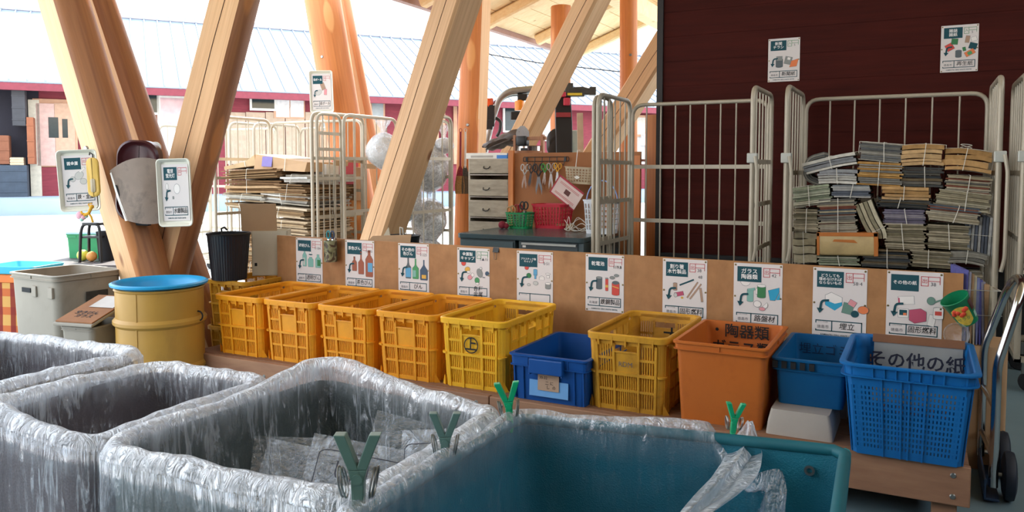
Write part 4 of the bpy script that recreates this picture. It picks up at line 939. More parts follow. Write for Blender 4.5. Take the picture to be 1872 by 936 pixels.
m = MB(); m.tube([(.215 + .025 * cos(a), .02, .45 + .025 * sin(a)) for a in [2 * pi * k / 16 for k in range(16)]], .004, 6, closed=True); m.build('ring', M_blackmatte, dr, rot=(0, 0, .2))

M_tub = pm('grey_tub_plastic', '8d8578', .6, 0, .10, 4, .04, dirt='5a5246', dirt_amt=.45)
tub = thing('grey_tub', 'large square grey beige plastic tub at the left with a dark label on its side', 'tub', (-4.35, 2.86, 0), -.03)
solid_box(tub, M_tub, .46, .42, .625, .012, .03, .10, r=.045, ribs=(2, 2))
m = MB(); m.box(.2195, -.03, .43, .2225, .10, .52); m.build('label', pm('dark_label', '2c2a26', .8, 0, .3, 60), tub)
for y in (.02, .17): m = MB(); m.box(y - .02, -.205, .50, y + .02, -.190, .56); m.build('clasp', M_tub, tub, bevel=.003)
m = MB(); m.box(-.10, -.2, .52, -.02, -.190, .545); m.build('handle_slot', M_blackmatte, tub)
st = thing('lidded_tub', 'small grey tub with a brown cardboard notice on its sloping lid, left of the drum', 'tub', (-3.845, 2.68, 0), .20)
solid_box(st, M_tub, .215, .28, .40, .006, .02, .12, r=.03, ribs=(2, 2))
lid = MB(); lid.add([(-.122, -.16, .405), (.122, -.16, .405), (.122, .15, .50), (-.122, .15, .50), (-.122, -.16, .42), (.122, -.16, .42), (.122, .15, .512), (-.122, .15, .512)], [(0, 3, 2, 1), (4, 5, 6, 7), (0, 1, 5, 4), (1, 2, 6, 5), (2, 3, 7, 6), (3, 0, 4, 7)])
ld = lid.build('lid', M_tub, st, bevel=.004)
cd = MB(); cd.add([(-.112, -.15, .424), (.116, -.15, .424), (.116, .14, .513), (-.112, .14, .513), (-.112, -.15, .43), (.116, -.15, .43), (.116, .14, .519), (-.112, .14, .519)], [(0, 3, 2, 1), (4, 5, 6, 7), (0, 1, 5, 4), (1, 2, 6, 5), (2, 3, 7, 6), (3, 0, 4, 7)])
cdo = cd.build('cardboard_notice', pm('brown_card', '8a5c3a', .85, 0, .1), st)
ps = MB(); ps.add([(-.045, .0, .4795), (.108, .0, .4795), (.108, .125, .5175), (-.045, .125, .5175)], [(0, 1, 2, 3)]); ps.build('tape_patch', pm('grey_tape', '9a8c7c', .3), st)
text_obj('空きびん\n  ガラス', .036, M_ink, st, (.0, -.075, .4545), 'handwriting', rot=(.295, 0, 0), offs=.0006)

# plaid bag with a blue tray on it
m, nt, bs = nodes_of('orange_plaid_cloth'); v = mapping(nt, (1, 1, 1)); sp = nt.nodes.new('ShaderNodeSeparateXYZ'); nt.links.new(v, sp.inputs[0])
def stripes(sock, sc, w):
    a = nt.nodes.new('ShaderNodeMath'); a.operation = 'MULTIPLY'; nt.links.new(sock, a.inputs[0]); a.inputs[1].default_value = sc
    b = nt.nodes.new('ShaderNodeMath'); b.operation = 'FRACT'; nt.links.new(a.outputs[0], b.inputs[0])
    c = nt.nodes.new('ShaderNodeMath'); c.operation = 'LESS_THAN'; nt.links.new(b.outputs[0], c.inputs[0]); c.inputs[1].default_value = w; return c.outputs[0]
c1 = mixc(nt, stripes(sp.outputs['Z'], 9, .42), lin('c0904a'), lin('b45a26')); c2 = mixc(nt, stripes(sp.outputs['X'], 11, .4), c1, lin('a84a20'), 'MULTIPLY'); nt.links.new(c2, bs.inputs['Base Color']); bs.inputs['Roughness'].default_value = .8
M_plaid = m
pb = thing('plaid_bag', 'orange and yellow plaid shopping bag at the left edge of the photo', 'bag', (-4.86, 2.93, 0), .3)
mm = MB(); rings = []
for k in range(9):
    t = k / 8; w = .33 - .03 * t + .015 * sin(t * 7); d = .26 - .02 * t
    rings.append([(x + .006 * noise.noise(Vector((x * 9, y * 9, t * 4))), y + .006 * noise.noise(Vector((x * 9, y * 9, t * 4 + 5))), .53 * t) for x, y, _ in rrect(w, d, .05, 5)])
mm.loft(rings, True, True, True); mm.build('bag_body', M_plaid, pb)
mm = MB(); mm.loft([[(x, y, z) for x, y, _ in rrect(.32 + o, .25 + o, .05, 5)] for z, o in ((.525, -.01), (.53, .008), (.57, .008), (.575, -.01))], True, True, True); mm.build('orange_band', pm('orange_band', 'd06a1c', .6), pb)
bt = MB(); bt.loft([[(x, y, z) for x, y, _ in rrect(.34 + o, .27 + o, .03, 5)] for z, o in ((.0, -.03), (.035, .0), (.045, .006), (.048, 0), (.036, -.012), (.012, -.04))], True, True, True)
o = bt.build('blue_tray', pm('turquoise_plastic', '35b0d0', .4, 0, .05), loc=(-4.86, 2.93, .578), rot=(0, 0, .3)); tag(o, 'turquoise plastic tray lying on top of the plaid bag', 'tray')

# low dark table outside with things on it
_t = pz(120, 480, .47); tx, ty = _t.x, _t.y + .15
tbl = thing('low_table', 'low dark table outside behind the grey tub', 'table', (tx, ty, 0), .48)
m = MB(); m.box(-.8, -.30, .44, .62, .30, .47); m.build('tabletop', pm('dark_tabletop', '4a4240', .6), tbl, bevel=.004)
for x in (-.74, .56):
    for y in (-.25, .25): m = MB(); m.box(x - .02, y - .02, 0, x + .02, y + .02, .44); m.build('leg', M_blackmatte, tbl)
gb = pd(158, 472, 6.8); gc = thing('green_container', 'green plastic box with a pale blue lid on the low table outside', 'container', (*(pz(150, 472, .47) + Vector((0, .12, 0)))[:2], .471), .48)
solid_box(gc, pm('green_plastic', '1f8a56', .45), .36, .26, .20, .008, .03, .06, ribs=(4, 3)); m = MB(); m.loft([[(x, y, z) for x, y, _ in rrect(.36, .26, .02, 4)] for z in (.201, .215)], True, True, True); m.build('lid', pm('pale_blue_lid', '9fc0d8', .4), gc)
bs_ = thing('step_stool', 'small black plastic step stool with an oval gap, standing on the low table outside', 'stool', (*pz(174, 478, .47)[:2], .471), .48)
for sg in (-1, 1):
    m = MB(); m.tube(arc_pts([(-.085 + sg * 0, sg * .07, 0), (-.075, sg * .06, .24), (-.06, sg * .05, .30), (.06, sg * .05, .30), (.075, sg * .06, .24), (.085, sg * .07, 0)], .05, 5), .012, 8); m.build('leg_frame', M_black, bs_)
m = MB(); m.loft([[(x, y, z) for x, y, _ in rrect(.15, .13, .03, 4)] for z in (.29, .312)], True, True, True); m.build('seat', M_black, bs_, bevel=.004)
m = MB(); m.box(-.075, -.06, .19, .075, .06, .205); m.build('shelf', M_black, bs_)
for lb, x, y, r, c in (('yellow green ball beside the step stool', *pz(152, 477, .47)[:2], .045, 'c8d050'), ('orange and white ball beside the step stool', *pz(168, 478, .47)[:2], .04, 'dd9a50')):
    m = MB(); m.lathe([(r * sin(pi * k / 12), r - r * cos(pi * k / 12)) for k in range(13)], 20); tag(m.build('ball', pm('ball_' + c, c, .5, 0, .15, 30), loc=(x, y, .471)), lb, 'ball')
m = MB(); m.lathe([(0, 0), (.06, 0), (.075, .22), (.078, .235), (.07, .235), (.055, .01), (0, .01)], 24); tag(m.build('black_pot', M_blackmatte, loc=(*pz(196, 476, .47)[:2], .471)), 'black pot beside the step stool on the low table', 'pot')

# bin and carton on the stacked crates
bn = thing('waste_bin', 'round ribbed dark plastic waste bin standing on the stacked crates', 'bin', (-3.655, 3.41, .551))
m = MB(); n = 96
def rr_(r, z, a=.0015): return [((r + (a if k % 2 else -a)) * cos(2 * pi * k / n), (r + (a if k % 2 else -a)) * sin(2 * pi * k / n), z) for k in range(n)]
m.loft([rr_(.098, 0, 0), rr_(.098, .004), rr_(.120, .262), rr_(.122, .268, 0), rr_(.116, .268, 0), rr_(.095, .008, 0)], True, True, True); m.build('body', pm('blue_black_plastic', '161c24', .4, 0, .05), bn, angle=20)
m = MB(); m.lathe([(.118, .262), (.126, .264), (.128, .272), (.122, .277), (.115, .272), (.115, .264), (.118, .262)], 48); m.build('rim', M_black, bn)
m = MB(); m.tube([(-.02, -.03, .26), (-.025, -.03, .30), (0, -.03, .31), (.02, -.03, .295)], .006, 6); m.build('hook', M_black, bn)
cb = thing('cardboard_carton', 'pale cardboard carton with one flap up, behind the ribbed bin', 'carton', (-3.49, 3.72, .551), .0)
M_card = pm('pale_cardboard', 'c6bca4', .85, 0, .06, 5); M_cardin = pm('brown_cardboard', 'b08e6a', .85, 0, .08, 5)
cb.location = (-3.60, 3.705, .551); cb.rotation_euler.z = YAW + .15
m = MB(); w, d, h = .21, .19, .275
m.box(-w / 2, -d / 2, 0, w / 2, -d / 2 + .004, h); m.box(-w / 2, d / 2 - .004, 0, w / 2, d / 2, h); m.box(-w / 2, -d / 2, 0, -w / 2 + .004, d / 2, h); m.box(w / 2 - .004, -d / 2, 0, w / 2, d / 2, h); m.box(-w / 2, -d / 2, 0, w / 2, d / 2, .004); m.box(-w / 2 + .01, -d / 2 + .01, h - .02, w / 2 - .01, d / 2 - .01, h - .015)
m.build('box', M_card, cb)
m = MB(); m.box(-w / 2, -.002, 0, w / 2, .002, .17); m.build('flap', M_cardin, cb, loc=(-.06, -d / 2 + .01, h), rot=(.18, 0, 0))
m = MB(); m.box(.07, -d / 2 - .0008, .10, .10, -d / 2, .14); m.box(.06, -d / 2 - .0008, .175, .12, -d / 2, .178); m.prism([(.065, .19), (.08, .182), (.095, .19), (.08, .198)], -d / 2 - .0008, -d / 2); m.box(-.09, -d / 2 - .0008, .06, -.075, -d / 2, .08); m.build('printing', M_ink, cb)
text_obj('産業廃', .02, M_ink, cb, (.105, -d / 2 - .001, .19), 'lettering')

# trays with posters on the posts
M_tray = pm('cream_enamel', 'd8d6c6', .3, 0, .04)
def tray_sign(label, px, y_, dep, w, h, title, art, hand, roll=0, yaw=0, pitch=0, place='徳島市', stamp='出'):
    c = pd(px, y_, dep); t = thing('tray_sign', label, 'sign', c, 0, 'enamel trays used as signs', rot=(pitch, roll, YAW + yaw))
    m = MB(); R = lambda o, y: [(x, y, z) for x, z, _ in rrect(w + o, h + o, .022, 5)]
    m.loft([R(-.03, .0), R(-.024, -.003), R(-.006, -.022), R(0, -.024), R(.006, -.022), R(.004, -.018), R(-.010, .002), R(-.03, .005)], True, True, True); m.build('tray', M_tray, t)
    pw = (h - .06) / 1.414; p = make_poster(label, (0, 0, 0), 0, title, art, hand, place, stamp, '', '', w=min(pw, w - .034), pins=False)
    hh = min(pw, w - .034) * 1.414
    for ch in [x for x in COL.objects if x.parent == p]:
        k = max(1.0, (h - .055) / hh); ch.parent = t; ch.location = Vector((ch.location.x, ch.location.y - .003, (ch.location.z - hh / 2) * k)); ch.scale = (ch.scale[0], ch.scale[1] * (k if abs(ch.rotation_euler.x) > 1 else 1), ch.scale[2] * (1 if abs(ch.rotation_euler.x) > 1 else k))
    bpy.data.objects.remove(p); return t
tray_sign('cream enamel tray sign on the left face of the leaning log post', 146, 330, 4.42, .205, .335, '雑金属', 'misc', '鉄・金属', roll=-.05, yaw=.15)
ts2 = tray_sign('cream enamel tray sign for bulbs on the right arm of the V', 322, 352, 4.24, .178, .355, '電球\n蛍光灯', 'bulb', '水銀製品', roll=.03 * -1, yaw=-.05)
tray_sign('cream enamel tray sign for cardboard on the orange log post behind the cardboard cage', 588, 168, 7.72, .22, .40, '段ボール', 'card', '段ボール', roll=.03 * -1, yaw=.1)
c = pd(171, 324, 4.36); t = thing('switch_paddle', 'yellowed plastic paddle hanging in front of the left tray sign', 'paddle', c, 0, rot=(0, -.04, YAW))
m = MB(); R = lambda o, y: [(x, y, z) for x, z, _ in rrect(.066 + o, .215 + o, .032, 6)]
m.loft([R(-.008, .006), R(0, .003), R(0, -.006), R(-.008, -.010)], True, True, True); m.build('paddle', pm('yellowed_plastic', 'd2aa4a', .45, 0, .05), t)
m = MB(); m.loft([[(x, y, z - .045) for x, z, _ in rrect(.026 + o, .075 + o, .012, 4)] for y, o in ((-.010, 0), (-.014, 0), (-.015, -.004))], True, True, True); m.build('switch', pm('grey_switch', 'b0a082', .5), t)
m = MB(); m.tube([(.004, 0, .105), (.006, -.004, .125), (-.012, .0, .135), (-.016, .004, .122)], .004, 6); m.build('knot', pm('dark_cord', '4a4440', .8), t)
m = MB(); m.tube([(.012, 0, -.105), (.014, .0, -.16), (.006, .0, -.17)], .002, 6); m.build('cord', pm('grey_cord', '5a5248', .8), t)
def blob(mb, c, r, sx=1, sy=1, sz=1, n=10, mat=0):
    mb.lathe([(max(r * sin(pi * k / n), 1e-4), -r * cos(pi * k / n)) for k in range(n + 1)], 14, M=Matrix.Translation(c) @ Matrix.Diagonal((sx, sy, sz, 1)), mat=mat)
c = pd(162, 390, 4.36); t = thing('plush_toy', 'small yellow long limbed plush toy hanging under the left tray sign', 'toy', c, 0, rot=(0, 0, YAW))
m = MB(); m.tube([(.015, 0, .03), (.0, 0, .0), (-.025, 0, -.01)], .009, 8); m.tube([(.0, 0, .0), (.014, 0, -.02), (.022, 0, -.05)], .006, 8); m.tube([(-.02, 0, -.005), (-.035, -.004, .0), (-.04, 0, .01)], .006, 8); m.tube([(.01, 0, .03), (.0, 0, .05), (.02, 0, .055)], .004, 8); blob(m, (.018, 0, .036), .012); m.build('body', pm('yellow_plush', 'd8a030', .9), t)
t2 = thing('plush_toy', 'tiny pink and white plush toy hanging beside the yellow one', 'toy', pd(146, 394, 4.37), 0, rot=(0, 0, YAW))
m = MB(); blob(m, (0, 0, 0), .022, 1, .7, 1); blob(m, (.02, 0, -.01), .014); m.build('body', pm('pink_plush', 'e0a8b4', .9), t2); m = MB(); blob(m, (.012, -.004, -.022), .011); blob(m, (.035, 0, -.004), .01); m.build('trim', pm('mint_plush', 'a8d8c8', .9), t2)
# curved shell and dark red seat wedged in the V
c = pd(262, 345, 4.36); t = thing('curved_shell', 'worn grey beige curved panel with white edge, wedged in the V of posts', 'panel', c, 0, rot=(0, 0, YAW))
def shell_outline():
    P = [(.0, .0)]
    top = [(-.205 + .41 * k / 14, .085 + .085 * sin(pi * (k + .8) / 15.5)) for k in range(15)]; bot = [(.15 - .25 * k / 8, -.175 - .02 * sin(pi * k / 8)) for k in range(9)]
    return top + [(.21, .0)] + bot + [(-.155, -.05)]
O = shell_outline()
m = MB(); rings = []
def curve(x, z, o): return (x, .05 * (x / .2) ** 2 - .0 + o, z)
inner = [(x * .5, z * .5) for x, z in O]; cen = [(x * .02, z * .02) for x, z in O]
m.loft([[curve(x, z, -.004) for x, z in cen], [curve(x, z, -.004) for x, z in inner], [curve(x, z, -.004) for x, z in O], [curve(x, z, .012) for x, z in O], [curve(x, z, .012) for x, z in inner], [curve(x, z, .012) for x, z in cen]], True, True, True, smooth=True)
M_shell = pm('worn_beige_plastic', '7c6a5c', .55, 0, .10, 10, .03, dirt='3a332c', dirt_amt=.7)
m.build('shell', M_shell, t, angle=50)
e = MB(); e.prism([(-.205, .085), (-.195, .09), (-.145, -.05), (-.095, -.175), (-.11, -.178), (-.16, -.05)], .0, .02); e.v = [Vector((p.x, p.y * .7 - .004 + .05 * (p.x / .2) ** 2, p.z)) for p in e.v]; e.build('white_edge', pm('white_edge', 'e8e4dc', .4), t)
e = MB(); e.prism([(-.165, .02), (-.158, .02), (-.132, -.055), (-.14, -.055)], -.004, .0); e.build('slot', M_blackmatte, t, loc=(0, .026, 0))
c = pd(256, 331, 4.47); t = thing('dark_red_seat', 'dark red rounded plastic seat showing above the curved grey panel', 'seat', c, 0, rot=(0, .05, YAW))
m = MB(); R = lambda o, y: [(x, y, z) for x, z, _ in rrect(.235 + o, .455 + o, .09, 8)]
m.loft([R(-.03, .03), R(0, .02), R(0, -.035), R(-.02, -.045), R(-.04, -.03), R(-.06, -.02)], True, True, True); m.build('shell', pm('dark_red_plastic', '3c1116', .35, 0, .1), t)
m = MB(); m.box(-.05, -.0, -.25, .05, .04, -.215); m.build('bracket', M_blackmatte, t)
c = pd(284, 270, 4.58); m = MB(); m.lathe([(0, -.004), (.034, -.004), (.034, .004), (0, .004)], 20, M=Matrix.Rotation(pi / 2, 4, 'X')); m.lathe([(0, -.008), (.02, -.008), (.02, -.004), (0, -.004)], 16, M=Matrix.Rotation(pi / 2, 4, 'X'), mat=1)
o = m.build('round_badge', [M_white, PC['cyan']], loc=c, rot=(0, 0, YAW)); tag(o, 'round white badge with a blue spot behind the dark red seat', 'badge')
# ------------------------------------------------------------ tied bundles
M_sheets = colmat('bundle_paper', .85, var=.3, scale=35)
M_cards = colmat('bundle_cardboard', .9, var=.25, scale=25)
PAL = {
 'white': ['ccc8bc', 'bcbab2', 'd8d4c8', '9c9ea0'], 'grey': ['8a8880', '9a968a', '77766f', 'a5a094', '6a6c6c'], 'manila': ['bd9562', 'c8a474', 'ab8452'],
 'cream': ['b8ae92', 'a69c80', 'c4bca2', '90886f'], 'dark': ['4a4c4a', '5e5a50', '3a3e40', '7a6a50', '66625a'], 'mixed': ['9a9484', '6a6862', 'b0a690', '84503e', '56606a', 'a89c80'],
 'purple': ['7a7486', '8c8696', '6a6478', 'a09a9c'], 'tan': ['9c927a', '8a8068', 'aca188', '787058'], 'green': ['a0a88c', 'b4b8a0', 'c2bea8', '848c74'], 'blue': ['70787f', '8a9094', 'a8a8a4', '565c66'],
 'card': ['a5835c', '8c6c4a', 'b89670', '77583a', 'a08a6a'], 'cardlight': ['c0a888', 'b09470', '9a7c58', 'd0bca0'], 'carddark': ['5a5a44', '4a4c3e', '6a6046', '3c3e36', '7c6c50'], 'white_card': ['d0ccc4', 'b8b0a0', 'a08c70'],
 'manila_grey': ['b88a4a', 'c49a5c', 'a5a094', '8a8880', '7a7870']}
def bundle(name, label, loc, w, d, h, pal, n, rz=0, tilt=0, bend=0.0, jit=.012, mat=None, cat='paper bundle', group=None, string=True, sag=.0, pitch=0, top=None):
    t = thing(name, label, cat, loc, 0, group, rot=(pitch, tilt, rz)); m = MB(); cols = PAL[pal]; z = 0; th = [random.uniform(.6, 1.4) for _ in range(n)]; s = sum(th); nx = 7
    def cz(u, zz): return bend * (1 - (2 * u - 1) ** 2) * h + sag * h * (2 * u - 1) * abs(2 * u - 1)
    for i in range(n):
        hh = th[i] / s * h; c = lin(random.choice(cols) if not (top and i >= n - top[0]) else top[1]); k = random.uniform(.75, 1.15); c = tuple(x * k for x in c)
        jx, jy = random.uniform(-jit, jit), random.uniform(-jit, jit); ww = w * random.uniform(.94, 1.0); dd = d * random.uniform(.95, 1.0); wv = random.uniform(-.12, .12) * hh
        rings = []
        for q in range(nx + 1):
            u = q / nx; x = (u - .5) * ww + jx; zz = z + cz(u, z) + wv * sin(u * 6)
            g = .12 * hh
            rings.append([(x, -dd / 2 + jy, zz + g), (x, dd / 2 + jy, zz + g), (x, dd / 2 + jy, zz + hh - g * .2), (x, -dd / 2 + jy, zz + hh - g * .2)])
        m.loft(rings, True, True, True, smooth=False, col=c); z += hh
    m.build('stack', mat or M_sheets, t, colors=True, fix=False)
    if string:
        b = MB(); g = .004
        def topz(x): return h + cz(min(1, max(0, x / w + .5)), h) + g
        def botz(x): return cz(min(1, max(0, x / w + .5)), 0) - g * .3
        xo = random.uniform(-.08, .08) * w; sl = random.uniform(-.04, .04) * w
        b.tube([(xo + sl, -d / 2 - jit - g, botz(xo)), (xo, -d / 2 - jit - g, h / 2 + cz(.5, 0)), (xo - sl, -d / 2 - jit - g, topz(xo)), (xo, 0, topz(xo) + .003), (xo + sl, d / 2 + jit + g, topz(xo)), (xo + sl, d / 2 + jit + g, botz(xo)), (xo + sl, 0, botz(xo))], .0022, 5, closed=True)
        b.tube([((k / 8 - .5) * (w + jit * 2 + 2 * g), sl, topz((k / 8 - .5) * w)) for k in range(9)] + [((.5 - k / 8) * (w + jit * 2 + 2 * g), sl, botz((.5 - k / 8) * w)) for k in range(9)], .0022, 5, closed=True)
        if random.random() < .35:
            b.tube([(xo + .03 * cos(a) * sin(a) * 2, -.02 + sl + .02 * cos(a), topz(xo) + .012 + .012 * sin(a)) for a in [2 * pi * k / 18 for k in range(18)]], .0022, 5, closed=True)
        b.build('string', M_string, t)
    return t
S6 = 1 / 3.12
YP = 5.16
def pb_(rect, label, pal, n, tilt=0, bend=0, Y=YP, d=.30, ox=1392, oy=200, group='tied paper bundles in the right cage', mat=None, cat='paper bundle', jit=.010, name='paper_bundle', sag=0, rz=0, top=None, string=True, dh=1.0):
    x0, y0, x1, y1 = [v * S6 for v in rect]; a = py_(ox + x0, oy + (y0 + y1) / 2, Y); b = py_(ox + x1, oy + (y0 + y1) / 2, Y); zt = py_(ox + (x0 + x1) / 2, oy + y0, Y).z; zb = py_(ox + (x0 + x1) / 2, oy + y1, Y).z
    if ox == 1392: a.x = max(a.x, -.708); b.x = min(b.x, .325)
    else: b.x = min(b.x, -4.83)
    w = (b.x - a.x); h = (zt - zb)
    if tilt: h = max(.03, h - abs(sin(tilt)) * w * .8); 
    loc = ((a.x + b.x) / 2, Y + d / 2, zb + (abs(sin(tilt)) * w * .4 if tilt else 0))
    return bundle(name, label, loc, w, d, h * dh, pal, n, rz=rz, tilt=tilt, bend=bend, mat=mat, cat=cat, group=group, jit=jit, sag=sag, top=top, string=string)
PBU = [
 ((240, 250, 550, 370), 'rolled white newspaper bundle tilted up to the right, top left of the heap', 'white', 4, -.22, .08),
 ((552, 182, 800, 306), 'tall grey magazine bundle on top, second column', 'grey', 16, .10, .0),
 ((798, 205, 1040, 325), 'manila and cream envelope bundle with a loose string loop on top', 'manila', 5, 0, .06),
 ((1030, 225, 1308, 368), 'fat manila folder bundle at the top right of the heap', 'manila', 4, .10, .08),
 ((320, 345, 545, 428), 'bluish white paper bundle under the rolled newspapers', 'white', 5, 0, .05),
 ((545, 297, 800, 440), 'bundle with brown envelopes over grey sheets, second column', 'manila_grey', 14, .05, 0),
 ((795, 328, 1035, 445), 'dark bundle with brown paper in it, under the manila envelopes', 'dark', 8, .03, 0),
 ((1045, 372, 1308, 482), 'grey bundle with a pinkish layer below the fat manila folders', 'mixed', 11, .08, 0),
 ((155, 425, 405, 560), 'greenish cream bundle tilted at the left edge of the heap', 'green', 10, -.14, 0),
 ((400, 432, 622, 503), 'slate grey bundle right of the greenish one', 'blue', 8, 0, .0),
 ((690, 440, 965, 520), 'brown topped bundle with a lime green layer', 'manila', 4, .02, 0),
 ((985, 455, 1302, 588), 'large cream and grey bundle below the pinkish one, right side', 'cream', 14, .12, 0),
 ((330, 505, 550, 712), 'tall mixed magazine bundle above the wrapped parcel', 'mixed', 24, -.06, 0),
 ((148, 570, 325, 700), 'plain grey tan book bundle at the left edge, upper one', 'tan', 16, 0, 0),
 ((148, 702, 318, 880), 'thick pale and dark book bundle at the left edge, lowest one', 'cream', 4, 0, 0),
 ((662, 505, 958, 570), 'dark loose sheet bundle under the lime green layer', 'dark', 9, .04, .05),
 ((695, 572, 935, 655), 'purple grey magazine bundle in the middle of the heap', 'purple', 16, 0, 0),
 ((942, 540, 1240, 655), 'ragged mixed bundle right of the purple grey one', 'mixed', 11, .10, 0),
 ((705, 655, 935, 800), 'tan book bundle under the purple grey magazines', 'tan', 14, 0, 0),
 ((942, 658, 1190, 800), 'tan bundle with a red line low down, right of the tan books', 'tan', 12, .03, 0),
 ((320, 835, 560, 892), 'cream and green bundle lowest of the second column', 'green', 9, -.03, 0),
 ((575, 800, 845, 902), 'dark grey magazine bundle at the bottom middle', 'dark', 14, 0, .0),
 ((850, 806, 1085, 906), 'tan magazine bundle at the bottom, right of the dark grey one', 'tan', 14, .03, 0),
 ((1068, 815, 1285, 895), 'grey tan sagging bundle at the bottom right corner', 'grey', 10, .06, .15),
]
for i, (r, lb, pal, n, tl, bd) in enumerate(PBU): pb_(r, lb, pal, n, tl, bd, Y=YP + random.uniform(-.02, .02))
# wrapped parcel
a = py_(1392 + 320 * S6, 446, 5.13); b = py_(1392 + 665 * S6, 446, 5.13); zt = py_(1500, 200 + 700 * S6, 5.13).z; zb = py_(1500, 200 + 828 * S6, 5.13).z
t = thing('wrapped_parcel', 'paper parcel wrapped in cream and orange paper low in the heap', 'parcel', ((a.x + b.x) / 2, 5.28, zb), 0, rot=(0, -.03, 0))
w, h = b.x - a.x, zt - zb
m = MB(); m.loft([[(x, y, z) for x, y, _ in rrect(w - o, .30 - o, .02, 3)] for z, o in ((0, .02), (.01, 0), (h - .01, 0), (h, .02))], True, True, True); m.build('wrapper', pm('cream_wrapping', 'b8a070', .5, 0, .15, 12, .3), t, bevel=.004)
m = MB(); m.box(-w / 2 - .001, -.152, h - .02, w / 2 + .001, .10, h + .002); m.box(-w / 2 - .002, -.152, 0, -w / 2 + .012, -.14, h); m.box(w / 2 - .02, -.152, 0, w / 2 + .002, .10, h); m.prism([(-.08, h * .62), (.06, h * .56), (.04, h * .70), (-.07, h * .72)], -.1525, -.15); m.build('orange_print', pm('orange_wrapping', 'b56a28', .6, 0, .1), t)
# leaning books, upright books, curled magazines
def curled(name, label, pts, wdt, n, pal, loc, rz=0, th=.05, group=None):
    t = thing(name, label, 'magazines', loc, rz, group); m = MB(); P = [Vector((x, 0, z)) for x, z in pts]; P = [p for p in arc_pts([tuple(p) for p in P], .2, 8)]
    for i in range(n):
        o0 = (i / n - .5) * th; o1 = ((i + .8) / n - .5) * th; c = lin(random.choice(PAL[pal])); rings = []; jy = random.uniform(-.008, .008)
        for k, p in enumerate(P):
            tt = (P[min(k + 1, len(P) - 1)] - P[max(k - 1, 0)]).normalized(); nn = Vector((-tt.z, 0, tt.x))
            q0, q1 = p + nn * o0, p + nn * o1; rings.append([(q0.x, -wdt / 2 + jy, q0.z), (q0.x, wdt / 2 + jy, q0.z), (q1.x, wdt / 2 + jy, q1.z), (q1.x, -wdt / 2 + jy, q1.z)])
        m.loft(rings, True, True, True, smooth=False, col=c)
    m.build('stack', M_sheets, t, colors=True, fix=False)
    b = MB(); k = len(P) // 2; tt = (P[k + 1] - P[k - 1]).normalized(); nn = Vector((-tt.z, 0, tt.x)); h2 = th / 2 + .006
    b.tube([(P[k] + nn * h2 + Vector((0, -wdt / 2 - .01, 0))), (P[k] + nn * h2 + Vector((0, wdt / 2 + .01, 0))), (P[k] - nn * h2 + Vector((0, wdt / 2 + .01, 0))), (P[k] - nn * h2 + Vector((0, -wdt / 2 - .01, 0)))], .0022, 5, closed=True); b.build('string', M_string, t)
    return t
def PX(zx, zy, Y=YP): p = py_(1392 + zx * S6, 200 + zy * S6, Y); return p
o0 = PX(630, 640)
curled('leaning_books', 'thick pale book bundle leaning steeply in the gap beside the purple grey magazines', [(PX(x, y).x - o0.x, PX(x, y).z - o0.z) for x, y in ((580, 530), (625, 640), (665, 705), (668, 738))], .28, 4, 'cream', (o0.x, YP + .14, o0.z), th=.10)
o0 = PX(270, 330)
curled('curled_magazines', 'grey magazines curled on edge at the top left against the cage side', [(PX(x, y).x - o0.x, PX(x, y).z - o0.z) for x, y in ((330, 262), (235, 285), (225, 390), (300, 420))], .24, 6, 'grey', (o0.x + .02, YP + .22, o0.z), th=.045)
o0 = PX(1245, 835)
curled('upright_books', 'bundle of blue, red and cream books standing upright at the right cage side', [(PX(x, y).x - o0.x, PX(x, y).z - o0.z) for x, y in ((1258, 615), (1248, 720), (1240, 838))], .26, 9, 'blue', (o0.x, YP + .16, o0.z), th=.15)
a = PX(1280, 905); t = thing('paper_bundle', 'small bundle of bluish papers standing right of the notice board', 'paper bundle', (.20, 3.75, .0), .2)
a = py_(1790, 560, 3.72); t.location = (a.x, 3.76, .50)
m = MB()
for i in range(9):
    c = lin(['5a5a98', '8c8a9a', '9a7a5a', 'b0a690', '7a80a8'][i % 5]); x = -.045 + i * .011
    m.add([(x - .03, -.10, 0), (x - .025, -.10, 0), (x + .012 - .035, -.10 + random.uniform(-.01, .01), .30 - i * .008), (x - .04, -.10, .30 - i * .008), (x - .03, .10, 0), (x - .025, .10, 0), (x - .023, .10, .30 - i * .008), (x - .04, .10, .30 - i * .008)], [(0, 1, 2, 3), (7, 6, 5, 4), (0, 4, 5, 1), (1, 5, 6, 2), (2, 6, 7, 3), (3, 7, 4, 0)], col=c)
m.build('stack', M_sheets, t, colors=True, fix=False)
m = MB(); m.tube([(-.085, -.106, .12), (.055, -.106, .12), (.055, .106, .12), (-.085, .106, .12)], .0022, 5, closed=True); m.tube([(-.085, -.106, .22), (.05, -.106, .22), (.05, .106, .22), (-.085, .106, .22)], .0022, 5, closed=True); m.build('string', M_string, t)
bx = MB(); bx.loft([[(x, y, z) for x, y, _ in rrect(.22, .24, .015, 3)] for z in (0, .498)], True, True, True); o = bx.build('cardboard_stack', M_cardin, loc=(a.x - .01, 3.76, 0)); tag(o, 'brown cardboard block carrying the bluish papers behind the notice board end', 'cardboard block')

